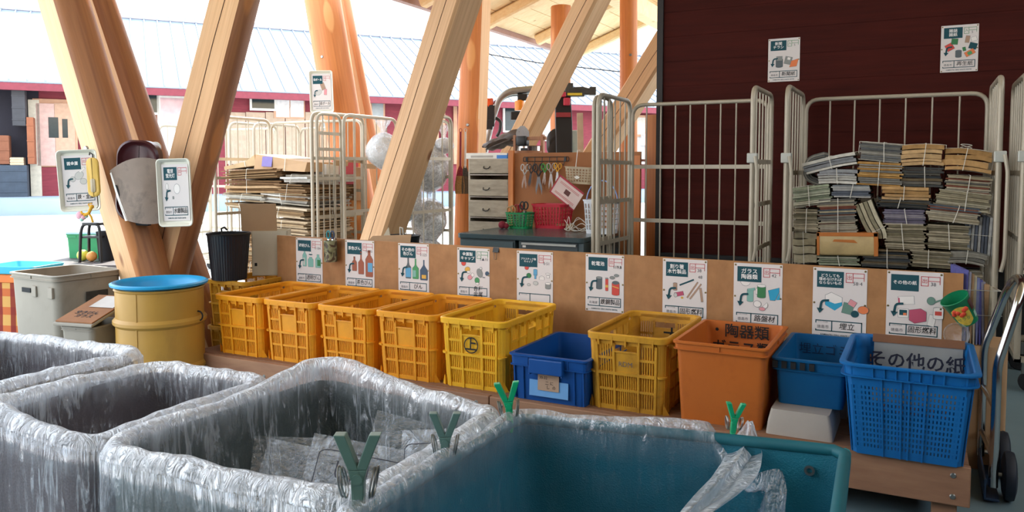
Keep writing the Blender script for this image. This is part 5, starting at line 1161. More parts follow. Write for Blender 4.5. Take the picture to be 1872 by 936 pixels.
# flattened cardboard, tied
CX6, CY6 = 380, 180
CB = [
 ((560, 690, 900, 775), 'dark cardboard bundle lowest behind the cage gate', 'carddark', 10, 0, 5.50), ((335, 690, 570, 775), 'pale cardboard bundle lowest at the open front', 'cardlight', 9, .04, 5.42),
 ((300, 610, 570, 690), 'brown cardboard bundle with a loose flap, middle of the open front', 'cardlight', 8, .05, 5.42), ((575, 600, 890, 690), 'dark olive cardboard bundle behind the middle of the gate', 'carddark', 10, 0, 5.50),
 ((100, 595, 330, 640), 'thin pale cardboard bundle at the left edge, lower', 'cardlight', 4, .05, 5.45), ((285, 535, 560, 610), 'cardboard bundle with a blue white edge under the string loop', 'white_card', 7, .06, 5.42),
 ((85, 540, 330, 592), 'thin pale cardboard bundle at the left edge, middle', 'white_card', 5, .03, 5.45), ((400, 488, 565, 585), 'ragged grey brown cardboard bundle left of the gate post', 'card', 12, .02, 5.41),
 ((570, 475, 860, 592), 'dark green cardboard bundle behind the upper gate bars', 'carddark', 12, 0, 5.50), ((95, 468, 415, 540), 'tied brown cardboard bundle with thick edges, left', 'card', 7, .0, 5.44),
 ((410, 435, 800, 480), 'flat white sheeted cardboard bundle just under the top', 'white_card', 4, .0, 5.48), ((95, 398, 420, 466), 'dark edged cardboard bundle under the purple taped box', 'card', 9, -.04, 5.46),
]
CB = [c for c in CB if c[0][0] < 555]
for r, lb, pal, n, tl, Y in CB:
    r = (r[0], r[1], min(r[2], 572), r[3])
    pb_(r, lb, pal, n, tl, 0, Y=5.44, d=.62, ox=CX6, oy=CY6, group='tied cardboard bundles in the cage', mat=M_cards, cat='cardboard bundle', jit=.045, rz=random.uniform(-.07, .07), name='cardboard_bundle')
def PC6(zx, zy, Y): return py_(CX6 + zx * S6, CY6 + zy * S6, Y)
a, b = PC6(262, 405, 5.45), PC6(552, 380, 5.45); t = thing('flattened_box', 'brown flattened box with purple tape on top of the cardboard heap', 'box', ((a.x + b.x) / 2, 5.70, a.z - .01), 0, rot=(0, .04, 0))
w = b.x - a.x; h = .14; m = MB(); m.add([(-w / 2, -.25, 0), (w / 2, -.25, .0), (w / 2, -.22, h * .62), (-w / 2, -.23, h), (-w / 2, .25, 0), (w / 2, .25, 0), (w / 2, .25, h * .62), (-w / 2, .25, h)], [(0, 1, 2, 3), (7, 6, 5, 4), (0, 4, 5, 1), (1, 5, 6, 2), (2, 6, 7, 3), (3, 7, 4, 0)]); m.build('box', M_cardin, t, bevel=.003)
m = MB(); m.add([(-w * .34, -.253, .03), (-w * .14, -.253, .03), (-w * .16, -.228, h * .86), (-w * .36, -.229, h * .9)], [(0, 1, 2, 3)]); m.build('purple_tape', pm('purple_tape', '6a5a98', .4), t)
m = MB(); m.tube([(w * .12, -.26, .0), (w * .1, -.235, h * .80), (w * .1, .25, h * .8), (w * .1, .26, 0)], .003, 5, closed=True); m.build('string', M_string, t)
a, b = PC6(85, 395, 5.5), PC6(262, 370, 5.5); t = thing('flattened_box', 'pale folded box tilted at the top left of the cardboard heap', 'box', ((a.x + b.x) / 2 + .02, 5.72, a.z), 0, rot=(0, -.10, 0))
w = b.x - a.x; m = MB(); m.prism([(-w / 2, 0), (w / 2, 0), (w / 2, .10), (w * .2, .05), (-w / 2, .03)], -.22, .24); m.build('box', pm('pale_card', 'b59a74', .85, 0, .1), t)
m = MB(); m.tube([(w * .2, -.226, 0), (w * .18, -.226, .055), (w * .18, .246, .055), (w * .2, .246, 0)], .003, 5, closed=True); m.build('string', M_string, t)
for lb, zx0, zx1, z0, z1, col, Y in (('red and white printed box standing on the cardboard behind the gate', 750, 860, 345, 475, 'b03a44', 5.72), ('white carton standing on the cardboard behind the gate', 672, 760, 360, 475, 'c8c2b8', 5.66), ('brown carton standing at the right end of the cardboard', 840, 905, 360, 550, '946c44', 5.78)):
    a, b = px_(CX6 + zx0 * S6, CY6 + z1 * S6, -4.86), px_(CX6 + zx1 * S6, CY6 + z0 * S6, -4.86); W = max(.16, (b.y - a.y)); m = MB(); m.box(-W / 2, 0, 0, W / 2, .10, b.z - a.z); t = m.build('carton', pm('carton_' + col, col, .7, 0, .1), loc=(-4.86, (a.y + b.y) / 2, 1.06 if z1 < 500 else .9), rot=(0, .03, pi / 2 + .05), bevel=.003)
    tag(t, lb, 'carton', 'cartons standing on the cardboard')
    fl = MB(); fl.box(-W / 2, -.04, b.z - a.z, W / 2, -.036, b.z - a.z + .05); fl.build('flap', M_cardin, t, rot=(.2, 0, 0))

# bulging clear bags in the third cage
m, nt, bs = nodes_of('bagged_shreds'); v = mapping(nt); n = noise_tex(nt, v, 60, 3, .7); n2 = noise_tex(nt, v, 9, 4)
cc = ramp(nt, n.outputs[0], [(.35, lin('6a6660')), (.5, lin('a8a49c')), (.62, lin('d8d4cc'))]); nt.links.new(mixc(nt, .3, cc, ramp(nt, n2.outputs[0], [(.3, lin('8a8a88')), (.7, lin('e0dedA'))])), bs.inputs['Base Color']); bs.inputs['Roughness'].default_value = .35; bs.inputs['Coat Weight'].default_value = .4
bump(nt, bs, n2.outputs[0], .6, .03); M_shred = m
F_bag = film('bulging_bag_film', tint=(.88, .88, .88), base=.18, streak=.6, rim=.4, scale=(16, 16, 16), gloss=.45)
def bulge(label, zx, zy, Y, rx, rz_, ry=None, seed=0, pal=None):
    c = PC6(zx, zy, Y) if zx < 1200 else px_(CX6 + zx * S6, CY6 + zy * S6, -4.02 - rx * 1.1); ry = ry or rx; t = thing('clear_sack', label, 'sack', (c.x, c.y, c.z), 0, 'clear sacks in the third cage')
    for nm, sc, mt in (('filling', .94, pal or M_shred), ('film', 1.0, F_bag)):
        m = MB(); rings = []
        for i in range(1, 25):
            ph = pi * i / 25; ring = []
            for k in range(36):
                a = 2 * pi * k / 36; d = Vector((sin(ph) * cos(a), sin(ph) * sin(a), cos(ph)))
                f = sc * (1 + .12 * noise.noise(d * 1.6 + Vector((seed, 0, 0))) + .035 * abs(noise.noise(Vector((a * 4, ph * 2, seed)))))
                ring.append((d.x * rx * f, d.y * ry * f, d.z * rz_ * f))
            rings.append(ring)
        m.loft(rings, True, True, True); m.att = [.15] * len(m.v); m.build(nm, mt, t, angle=180)
    m = MB(); rings = []
    for i in range(5):
        r = [.02, .018, .03, .05, .06][i] ; rings.append([(r * (1 + .3 * sin(5 * a)) * cos(a), r * (1 + .3 * sin(5 * a)) * sin(a), rz_ * .97 + .03 * i) for a in [2 * pi * k / 30 for k in range(30)]])
    m.loft(rings, True); m.att = [.3] * len(m.v); m.build('knot', F_bag, t, fix=False)
bulge('speckled grey clear sack in the upper right of the bag cage', 1268, 400, 6.05, .18, .235, seed=1)
bulge('shiny clear sack at the bottom right of the bag cage', 1262, 690, 6.0, .18, .22, seed=2)
bulge('pale clear sack hidden mostly behind the big brace', 1110, 560, 6.05, .19, .26, seed=3)
bulge('whitish clear sack on top left behind the big brace', 1000, 300, 5.86, .15, .16, seed=4, pal=pm('white_foam_pieces', 'cfcdc8', .6, 0, .1, 20))
bulge('small white clear sack at the top right of the bag cage', 1345, 270, 6.22, .10, .08, seed=5, pal=pm('white_foam_bits', 'dcdad6', .6, 0, .1, 20))
bulge('small crumpled white sack on top beside the big brace', 1235, 265, 6.05, .08, .09, seed=6, pal=pm('white_foam_chips', 'd6d4d0', .6, 0, .1, 20))
# lowest rows that carry the visible heaps, behind the notice board
zlow = py_(1500, 487, YP).z
for k in range(4):
    for q in range(2):
        hh = (zlow - .205) / 2
        bundle('paper_bundle', 'tied paper bundle in the lowest rows of the cage, behind the notice board', (-.565 + k * .25, YP + .16 + .01 * q, .202 + q * hh), .235, .30, hh - .004, ['tan', 'grey', 'cream', 'mixed'][(k + q) % 4], 14, group='lowest paper bundles in the right cage')
zlow = py_(CX6 + 450 * S6, CY6 + 775 * S6, 5.44).z
for k in range(2):
    for q in range(3):
        hh = (zlow - .205) / 3
        bundle('cardboard_bundle', 'tied cardboard bundle in the lowest rows of the cardboard cage, out of sight', (-5.60 + k * .52, 5.76, .202 + q * hh), .49, .60, hh - .004, 'card', 9, mat=M_cards, cat='cardboard bundle', group='lowest cardboard bundles')
t = [o for o in COL.objects if o.get('label', '').startswith('shiny clear sack')][0]
c = copy_tree(t); c.location = (t.location.x - .02, t.location.y - .02, .385); c.scale = (1, 1, .80); c['label'] = 'clear sack lying lowest in the bag cage, behind the notice board'
# ------------------------------------------------------------ desk and what stands on it
M_desk = pm('desk_grey_green', '46565a', .45, .1, .06, 4); M_desktop = pm('desk_top_laminate', '3a4a4e', .22, 0, .08, 5)
dk = thing('steel_desk', 'grey steel office desk with a dark shiny top behind the notice board', 'desk', (-2.515, 5.33, .04))
m = MB(); m.loft([[(x, y, z) for x, y, _ in rrect(.99, .77, .03, 4)] for z in (.665, .70)], True, True, True); m.build('desktop', M_desktop, dk, bevel=.004)
m = MB(); m.box(-.48, -.36, -.04, -.03, .36, .664); m.build('drawer_body', M_desk, dk, bevel=.003); m = MB(); m.box(.0, -.36, .60, .49, .36, .664); m.box(.46, -.36, -.04, .49, .36, .6); m.build('frame', M_desk, dk, bevel=.002)
for i, z in enumerate((.22, .42, .62)):
    m = MB(); m.box(-.47, -.372, z - .16, -.04, -.361, z + .03); d_ = m.build('drawer', M_desk, dk, bevel=.003)
m = MB(); m.box(.02, -.37, .605, .45, -.361, .66); dw = m.build('drawer', pm('drawer_dark', '3c464a', .45, .1), dk, bevel=.003); m = MB(); m.box(.03, -.382, .638, .44, -.37, .652); m.build('handle', pm('pale_handle', 'b0b2ac', .4, .4), dw); m = MB(); m.box(.035, -.3735, .618, .06, -.3705, .632); m.build('label', M_white, dw)
def on(px, y_, z): return pz(px, y_, z)
def perforated(name, label, cat, px, y_, z, w, d, h, col, taper=.16, handle=None, rows=5, group=None, rz=0, loc=None, rot=None):
    p = loc or on(px, y_, z); t = thing(name, label, cat, (p[0], p[1] + (d / 2 if not loc else 0), z if not loc else p[2]), rz, group, rot=rot); mt = pm('basket_' + col, col, .4, 0, .05)
    m = MB(); N = 72
    def tp(x, y, zz): f = 1 - taper * (1 - zz / h); return (x * f, y * f, zz)
    lp = rrect(w, d, .05, 8); P = [Vector(p2) for p2 in lp]; L = [0]
    for i in range(len(P)): L.append(L[-1] + (P[(i + 1) % len(P)] - P[i]).length)
    tot = L[-1]; nu = int(tot / .027)
    def at(s):
        s %= tot
        for i in range(len(P)):
            if L[i + 1] >= s: return P[i].lerp(P[(i + 1) % len(P)], (s - L[i]) / max(1e-9, L[i + 1] - L[i]))
    def band(z0, z1, o=0):
        r = [at(tot * k / N) for k in range(N)]
        def R(q, zz): return [tp(v.x * (1 + q), v.y * (1 + q), zz) for v in r]
        m.loft([R(o, z0), R(o, z1), R(o - .03, z1), R(o - .03, z0), R(o, z0)], True)
    band(0, h * .12); band(h * .88, h); band(h * .95, h, .04)
    for i in range(1, rows): z0 = h * (.12 + .76 * i / rows); band(z0 - .003, z0 + .003)
    for k in range(nu):
        a, b = at(tot * (k - .15) / nu), at(tot * (k + .15) / nu)
        vs = []
        for zz in (h * .1, h * .9):
            for v, f in ((a, 1), (b, 1), (b, .975), (a, .975)): vs.append(tp(v.x * f, v.y * f, zz))
        m.add(vs, [(0, 3, 2, 1), (4, 5, 6, 7), (0, 1, 5, 4), (1, 2, 6, 5), (2, 3, 7, 6), (3, 0, 4, 7)])
    bs2 = [tp(v.x * .99, v.y * .99, .003) for v in P]; bs3 = [tp(v.x * .99, v.y * .99, .007) for v in P]; m.loft([bs2, bs3], True, True, True)
    m.build('body', mt, t, angle=35)
    if handle:
        hh = MB(); hh.tube([(-w / 2 * cos(a) * 1.0, 0, h * .9 + sin(a) * .16) for a in [pi * k / 16 for k in range(17)]], .005, 8); hh.build('handle', pm('pale_blue_handle', '8aa4d8', .4), t)
    return t
perforated('plastic_basket', 'small green perforated basket on the desk', 'basket', 942, 418, .74, .21, .17, .125, '0c8a50', group='baskets on the desk')
perforated('plastic_basket', 'bigger red perforated basket on the desk', 'basket', 1000, 418, .74, .30, .22, .19, 'c41f36', group='baskets on the desk')
perforated('plastic_basket', 'white perforated basket with a pale blue handle, behind the cage bars', 'basket', 1091, 428, .74, .24, .20, .245, 'cfd4da', handle=True, group='baskets on the desk')
# panel with the scissors
YW = 5.88
a, b = py_(933, 282, YW), py_(1206, 404, YW)
bp = thing('backing_panel', 'plywood panel behind the desk on which the scissors rack is fixed', 'panel', (0, YW, 0))
zt = py_(1000, 279, YW).z
m = MB(); m.box(a.x, 0, .02, -1.93, .018, zt); m.build('panel', pm('panel_plywood', '9a6236', .7, 0, .12, 3), bp)
m = MB(); m.box(a.x - .005, -.03, .02, a.x + .04, .0, zt + .02); m.build('batten', M_orange, bp); m = MB(); m.box(-2.0, -.005, .02, -1.935, .0, zt - .03); m.build('side_strip', M_orange, bp)
rk = thing('wire_rack', 'dark wire hook rack screwed to the plywood panel above the desk', 'rack', (0, YW - .02, 0))
ra, rb = py_(957, 292, YW - .02), py_(1040, 290, YW - .02); z1 = py_(1000, 287, YW - .02).z; z0 = z1 - .035
m = MB(); m.tube(arc_pts([(ra.x, 0, z0), (ra.x, 0, z1), (rb.x, 0, z1), (rb.x, 0, z0), (ra.x, 0, z0)], .012, 4), .0035, 6); m.build('frame', M_black, rk)
for k in range(6):
    x = ra.x + (rb.x - ra.x) * (k + .6) / 6.2; m = MB(); m.tube([(x, 0, z1), (x, -.004, z0 - .01), (x, -.02, z0 - .035), (x, -.035, z0 - .025)], .003, 6); m.build('hook', M_black, rk)
for x in (ra.x + .03, rb.x - .03): m = MB(); m.box(x - .008, -.006, z0, x + .008, .004, z1); m.build('bracket', M_black, rk)
def scissors(label, px, y0, y1, hcol, open_=.12, rz=0.0, blade=None, sc=1.0):
    p = py_(px, y0, YW - .05); q = py_(px, y1, YW - .05); L = (p.z - q.z) * sc; t = thing('scissors', label, 'scissors', (p.x, YW - .05, p.z), 0, 'scissors hanging on the rack', rot=(0, rz, 0))
    hm = pm('handle_' + hcol, hcol, .4, 0, .05); bm_ = blade or M_chrome
    for sg in (-1, 1):
        m = MB(); c = (sg * L * .10, -L * .14)
        m.tube([(c[0] + L * .075 * cos(a), sg * .002, c[1] + L * .125 * sin(a)) for a in [2 * pi * k / 18 for k in range(18)]], L * .022, 7, closed=True)
        m.tube([(c[0] - sg * L * .02, sg * .002, c[1] - L * .12), (0, sg * .002, -L * .42)], L * .026, 7); m.build('handle', hm, t)
        m = MB(); m.prism([(-sg * L * .015, -L * .36), (sg * L * .045, -L * .42), (-sg * L * .0 - sg * open_ * L * .35, -L), (-sg * L * .05 - sg * open_ * L * .25, -L * .8), (-sg * L * .05, -L * .45)], sg * .0015 - .001, sg * .0015 + .001); m.build('blade', bm_, t)
    m = MB(); m.lathe([(0, .005), (L * .02, .005), (L * .02, -.005), (0, -.005)], 12, M=Matrix.Translation((0, 0, -L * .42)) @ Matrix.Rotation(pi / 2, 4, 'X')); m.build('pivot', M_chrome, t)
scissors('steel handled scissors leftmost on the rack', 960, 300, 346, 'b8b8b4', .25, .05)
scissors('black handled scissors with dark blades tilted left, second on the rack', 973, 300, 342, '161618', .1, .16, pm('dark_steel', '4a4a4c', .4, .9))
scissors('large black handled scissors, third on the rack', 984, 299, 356, '161618', .3, -.03, pm('dark_steel', '6a6a6c', .4, .9))
scissors('green handled scissors on the rack', 997, 299, 339, '2f9a3a', .15, .08)
scissors('steel scissors with a blue spot right of the green pair', 1008, 298, 346, 'a89a90', .2, .03)
scissors('yellow handled scissors rightmost on the rack', 1020, 298, 338, 'd8a018', .12, .06)
# hanging beige basket, leaflet, wires
p = py_(1062, 336, YW - .10)
perforated('plastic_basket', 'beige perforated basket hanging on the panel with a white tag', 'basket', 0, 0, 0, .26, .14, .13, 'b8a688', loc=(p.x, YW - .10, p.z), rows=5, group='baskets on the desk', rot=(0, .06, 0))
bk = [o for o in COL.objects if o.get('label', '').startswith('beige perforated')][0]
m = MB(); m.prism([(-.035, .05), (-.01, .035), (.015, .05), (-.01, .065)], -.0665, -.064); m.build('tag', M_white, bk); m = MB(); m.tube([(-.06, .02, .12), (-.07, .06, .26), (-.06, .085, .26)], .003, 6); m.build('hanging_wire', M_white, bk)
lf = thing('leaflet', 'pink and red printed leaflet hanging askew from the beige basket', 'leaflet', py_(1036, 352, YW - .19), 0, rot=(.1, .62, 0))
m = MB(); m.box(-.125, -.001, -.085, .125, 0, .085); m.build('sheet', pm('pinkish_paper', 'd8c0b8', .6, 0, .05), lf); m = MB(); m.box(-.125, -.002, .07, .125, -.001, .085); m.box(-.125, -.002, -.085, .125, -.001, -.075); m.box(-.125, -.002, -.085, -.115, -.001, .085); m.build('red_border', pm('red_print', 'a82838', .6), lf)
m = MB(); m.box(-.02, -.002, -.02, .03, -.001, .02); m.build('dark_picture', pm('dark_print', '5a2a24', .6), lf); m = MB()
for z in (-.045, -.055, .035, .045): m.box(-.09, -.002, z, .1, -.0015, z + .003)
m.build('print_lines', M_redink, lf)
m = MB()
rnd = random.Random(3); c = on(1055, 424, .745)
path = [(c.x + .16 * sin(k * .7) * rnd.uniform(.4, 1), c.y + .05 + .06 * cos(k * 1.1), .744 + abs(.12 * sin(k * .55)) * (k % 3 == 0) + .006 * (k % 4)) for k in range(34)]
m.tube(arc_pts(path, .04, 3), .0022, 5); o = m.build('tangled_string', M_string); tag(o, 'tangle of white string lying on the right of the desk', 'string')
p = on(1030, 418, .74); m = MB(); m.loft([[(x, y, z) for x, y, _ in rrect(.15, .06, .02, 4)] for z in (0, .035)], True, True, True); o = m.build('wooden_block', pm('wooden_block', 'a8835a', .6, 0, .1), loc=(p.x, p.y + .04, .74)); tag(o, 'small wooden block right of the red basket on the desk', 'block')
p = on(1045, 414, .74); m = MB(); m.loft([[(x, y, z) for x, y, _ in rrect(.22, .10, .02, 4)] for z in (0, .10)], True, True, True); o = m.build('dark_box', pm('dark_navy_box', '1a1c34', .5), loc=(p.x, p.y + .05, .74), bevel=.003); tag(o, 'dark navy box behind the wooden block on the desk', 'box')
p = on(918, 418, .74); m = MB(); blob(m, (0, 0, .03), .03); blob(m, (.03, .01, .022), .022); o = m.build('red_pouch', pm('dark_red_cloth', '7a1a2a', .8), loc=(p.x, p.y, .74)); tag(o, 'small dark red pouch left of the green basket', 'pouch')
# tools in the green basket
p = on(942, 418, .74)
for i, (lb, dx, dy, c1, L, ti) in enumerate((('black looped scissors sticking out of the green basket', .03, .09, '18181a', .2, .15), ('tan tape roll sticking out of the green basket', -.03, .08, 'a88a5a', .16, -.2), ('red handled tool sticking out of the green basket', .0, .11, '9a2028', .17, -.05))):
    t = thing('hand_tool', lb, 'tool', (p.x + dx, p.y + dy, .76), 0, 'tools in the green basket', rot=(.1, ti, 0)); m = MB(); m.tube([(0, 0, 0), (0, 0, L * .6)], .012, 8); m.build('shaft', M_steel, t)
    m = MB(); m.tube([(.02 * cos(a), 0, L * .8 + .03 * sin(a)) for a in [2 * pi * k / 16 for k in range(16)]], .006, 7, closed=True); m.tube([(-.03 + .02 * cos(a), 0, L * .78 + .03 * sin(a)) for a in [2 * pi * k / 16 for k in range(16)]], .006, 7, closed=True); m.build('loop_handle', pm('tool_' + c1, c1, .5), t)

# chest of drawers
ca, cb_ = py_(857, 290, 5.96), py_(931, 290, 5.96); w = cb_.x - ca.x
ch = thing('chest_of_drawers', 'old grey wooden chest with drawers half open, left of the scissors panel', 'chest', ((ca.x + cb_.x) / 2, 6.16, 0))
M_chest = wood('grey_chest_wood', '8a7f6c', 'b0a48e', '4a4238', grain=(2, 2, 16), rough=.6); zt = py_(895, 290, 5.96).z
m = MB(); m.box(-w / 2 - .01, -.19, 0, -w / 2 + .006, .2, zt); m.box(w / 2 - .006, -.19, 0, w / 2 + .01, .2, zt); m.box(-w / 2, .185, 0, w / 2, .2, zt); m.box(-w / 2, -.19, zt - .012, w / 2, .2, zt); m.box(-w / 2, -.19, 0, w / 2, .2, .06); m.build('carcass', pm('pale_carcass', 'b8ae9c', .6), ch)
zs = [py_(895, y, 5.96).z for y in (290, 317, 328, 358, 366, 396, 405, 432)]
tops = [(zt - .005, zs[1]), (zs[2], zs[3]), (zs[4], zs[5]), (zs[6], zs[7])]
for i, (z1, z0) in enumerate(tops):
    o = [0, -.01, -.015, -.01][i]; m = MB(); m.box(-w / 2 + .008, -.205 + o, z0, w / 2 - .008, -.185 + o, z1); m.box(-w / 2 + .012, -.19, z0, w / 2 - .012, .17, z0 + .01); d_ = m.build('drawer', M_chest, ch, bevel=.002)
    zc = (z0 + z1) / 2; m = MB(); m.tube([(-.045 + .03 * 0 + x, -.207 + o - .012 * s_, zc - zz) for x, zz, s_ in ((.0, 0, 0), (.005, .016, 1), (.03, .022, 1), (.055, .016, 1), (.06, 0, 0))], .004, 6); m.build('handle', M_blackmatte, d_)
for z in (zs[1] - .012, zs[3] - .01, zs[5] - .01): m = MB(); m.box(-w / 2, -.19, z - .004, w / 2, .18, z + .004); m.build('rail', pm('pale_rail', 'c8beb0', .6), ch)
# on the chest
def pt(px, y_, Y): return py_(px, y_, Y)
p = pt(893, 276, 6.1); t = thing('cardboard_tray', 'shallow white box lying on the grey chest', 'box', (p.x, 6.16, zt)); m = MB(); m.box(-.17, -.16, 0, .17, .16, .05); m.build('box', M_white, t, bevel=.003); m = MB(); m.box(-.12, -.1615, .01, .10, -.160, .028); m.build('printing', pm('grey_print', 'a8a49c', .6), t)
p = pt(920, 288, 6.0); t = thing('blue_packet', 'small blue and white packet on the grey chest', 'packet', (p.x, 5.98, zt + .0)); m = MB(); m.box(-.05, -.005, 0, .05, .02, .045); m.build('packet', pm('bright_blue_print', '2a7ac8', .5), t); m = MB(); m.box(-.05, -.006, .03, .05, -.005, .045); m.build('white_band', M_white, t)
p = pt(928, 258, 6.15); t = thing('leather_bag', 'folded brown leather bag lying on the grey chest', 'bag', (p.x - .02, 6.15, zt + .052)); m = MB(); rings = []
for k in range(11):
    u = k / 10; rings.append([((u - .5) * .33 + .01 * noise.noise(Vector((u * 4, a * 2, 1))), .13 * cos(a), max(0, .055 + .10 * u + (.03 + .045 * u) * sin(a) + .03 * noise.noise(Vector((u * 5, cos(a) * 2, sin(a) * 2))))) for a in [2 * pi * j / 20 for j in range(20)]])
m.loft(rings, True, True, True); m.build('bag_body', pm('brown_leather', '4a3a30', .4, 0, .2, 12, .3), t); m = MB(); m.tube([(-.16, -.06, .03), (-.05, -.14, .05), (.1, -.14, .10), (.16, -.06, .18)], .008, 6); m.build('strap', pm('dark_leather', '3a2c24', .4), t)
# wooden bucket and pot on the panel's top ledge
M_tubwood = wood('bucket_wood', '8a5a3c', 'a8744e', None, grain=(16, 16, 1), knots=False)
sh = MB(); sh.box(a.x, YW + .02, zt - .03 + .0, -1.95, YW + .30, zt - .012); o = sh.build('ledge_shelf', pm('ledge_wood', '9a6236', .7)); tag(o, 'narrow wooden ledge behind the scissors panel', 'shelf')
m = MB(); m.box(a.x + .02, YW + .05, 0, a.x + .07, YW + .09, zt - .03); m.box(-2.02, YW + .05, 0, -1.97, YW + .09, zt - .03); ob_ = m.build('shelf_leg', pm('ledge_leg_wood', '8a5630', .7), o)
zl = zt - .012
p = pt(966, 266, YW + .15); t = thing('wooden_bucket', 'round wooden bucket with a raised handle on the ledge', 'bucket', (p.x, YW + .16, zl)); m = MB(); m.lathe([(0, 0), (.13, 0), (.135, .075), (.125, .075), (.12, .01), (0, .01)], 32); m.build('bucket', M_tubwood, t, angle=30)
for sg in (-1, 1): m = MB(); m.box(sg * .128 - .012, -.02, .0, sg * .128 + .012, .02, .21); m.build('upright', M_tubwood, t, bevel=.002)
m = MB(); m.box(-.16, -.012, .165, .16, .012, .195); m.build('handle', M_tubwood, t, bevel=.003)
t = thing('steel_pot', 'steel cooking pot sitting in the wooden bucket', 'pot', (p.x + .01, YW + .16, zl + .012)); m = MB(); m.lathe([(0, 0), (.11, 0), (.112, .10), (.118, .104), (.108, .106), (.104, .01), (0, .01)], 32); m.build('pot', M_chrome, t, angle=30); m = MB(); m.box(-.03, -.122, .06, .03, -.112, .085); m.build('handle', M_black, t, bevel=.003)
t = thing('black_camera_bag', 'small black case behind the wooden bucket', 'case', (p.x - .06, YW + .16, zl + .12)); m = MB(); m.loft([[(x, y, z) for x, y, _ in rrect(.10 - o, .08 - o, .02, 4)] for z, o in ((0, .01), (.01, 0), (.07, 0), (.08, .01))], True, True, True); m.build('case', M_black, t)
# brooms on the post
for i, (lb, px, c1, c2) in enumerate((('red handled broom with a tartan band hanging at the log post', 842, '8a2028', 'a87a48'), ('white handled broom hanging beside the tartan one', 851, 'd0c8bc', '5a4a38'))):
    p = pd(px, 245, 7.62); q = pd(px - 3 + 3 * i, 318, 7.6); t = thing('hand_broom', lb, 'broom', p, 0, 'brooms on the post', rot=(0, 0, YAW)); L = p.z - q.z
    m = MB(); m.tube([(0, 0, .02), (-.004, 0, -L * .85)], .010, 8); m.tube([(.0 + .012 * cos(a), 0, .035 + .018 * sin(a)) for a in [2 * pi * k / 12 for k in range(12)]], .003, 5, closed=True); m.build('handle', pm('broom_' + c1, c1, .5), t)
    m = MB(); m.loft([[(x * s_ - .005, y * s_, z) for x, y, _ in rrect(.07, .03, .012, 4)] for z, s_ in ((-L * .80, .3), (-L * .92, .8), (-L * 1.05, 1.1))], True, True, True); m.build('binding', pm('tartan' if i == 0 else 'dark_band', '8a2a30' if i == 0 else '4a4238', .8, 0, .5, 60), t)
    m = MB(); m.loft([[(x * s_ - .005, y * s_ + .003 * sin(x * 400), z) for x, y, _ in rrect(.07, .03, .012, 6)] for z, s_ in ((-L * 1.05, 1.1), (-L * 1.3, 1.5), (-L * 1.5, 1.35))], True, True, True); m.build('bristles', pm('bristle_' + c2, c2, .9, 0, .3, 90), t)
# tin with scissors clipped on the board, binder clip, bucket, carton flap behind
a2 = py_(604, 432, YB - .045); t = thing('pencil_tin', 'camouflage patterned tin with scissors in it hung on the notice board', 'tin', (a2.x, YB - .046, .67))
m, nt, bs = nodes_of('camouflage_tin'); v = mapping(nt); n = noise_tex(nt, v, 26, 1, .4, .6); nt.links.new(ramp(nt, n.outputs[0], [(.40, lin('3a3226')), (.46, lin('6a6a48')), (.54, lin('8a8a68')), (.60, lin('4a3a28'))]), bs.inputs['Base Color']); bs.inputs['Roughness'].default_value = .4; M_camo = m
m = MB(); m.lathe([(0, 0), (.037, 0), (.038, .12), (.036, .122), (.034, .118), (.034, .004), (0, .004)], 28); m.build('tin', M_camo, t, angle=30)
m = MB(); m.tube([(0, .036, .115), (0, .044, .135), (0, .052, .13)], .003, 6); m.build('hook', M_steel, t)
for dx, c in ((-.014, '1a8a94'), (.016, '2a3a58')):
    s_ = thing('scissors', 'pair of teal handled scissors in the camouflage tin' if dx < 0 else 'pair of dark blue handled scissors in the camouflage tin', 'scissors', (a2.x + dx, YB - .046, .68), 0, 'scissors in the tin'); m = MB(); m.tube([(.012 * cos(q) , 0, .145 + .022 * sin(q)) for q in [2 * pi * k / 16 for k in range(16)]], .004, 6, closed=True); m.build('handle', pm('tin_' + c, c, .4), s_); m = MB(); m.box(-.006, -.002, 0, .006, .002, .123); m.build('blade', M_chrome, s_)
a2 = py_(907, 452, YB); t = thing('binder_clip', 'black binder clip on the top edge of the notice board', 'clip', (a2.x, YB + .004, .779)); m = MB(); m.prism([(-.012, -.008), (.020, -.008), (.010, .016), (-.002, .016)], -.017, .017, axis='x'); m.v = [Vector((p.x, p.y - .002, p.z)) for p in m.v]; m.build('clamp', M_black, t); m = MB(); m.tube([(-.010, -.012, .0), (-.006, -.014, -.045), (.006, -.014, -.045), (.010, -.012, .0)], .0015, 5); m.build('lever', M_steel, t)
p = pd(735, 430, 5.6); t = thing('black_bucket', 'black bucket with tools behind the notice board', 'bucket', (p.x, p.y, p.z - .30)); m = MB(); m.lathe([(0, 0), (.09, 0), (.125, .29), (.132, .30), (.12, .30), (.085, .01), (0, .01)], 32); m.build('bucket', M_black, t, angle=30); m = MB(); m.tube([(.0, -.02, .28), (.02, -.05, .36), (.04, -.05, .355), (.03, -.02, .27)], .005, 6); m.build('white_loop', M_white, t)
m = MB(); m.box(-.1, -.1, 0, .1, .1, p.z - .302); o = m.build('crate_stand', M_cardin, loc=(p.x, p.y, 0)); tag(o, 'brown carton under the black bucket behind the board', 'carton')
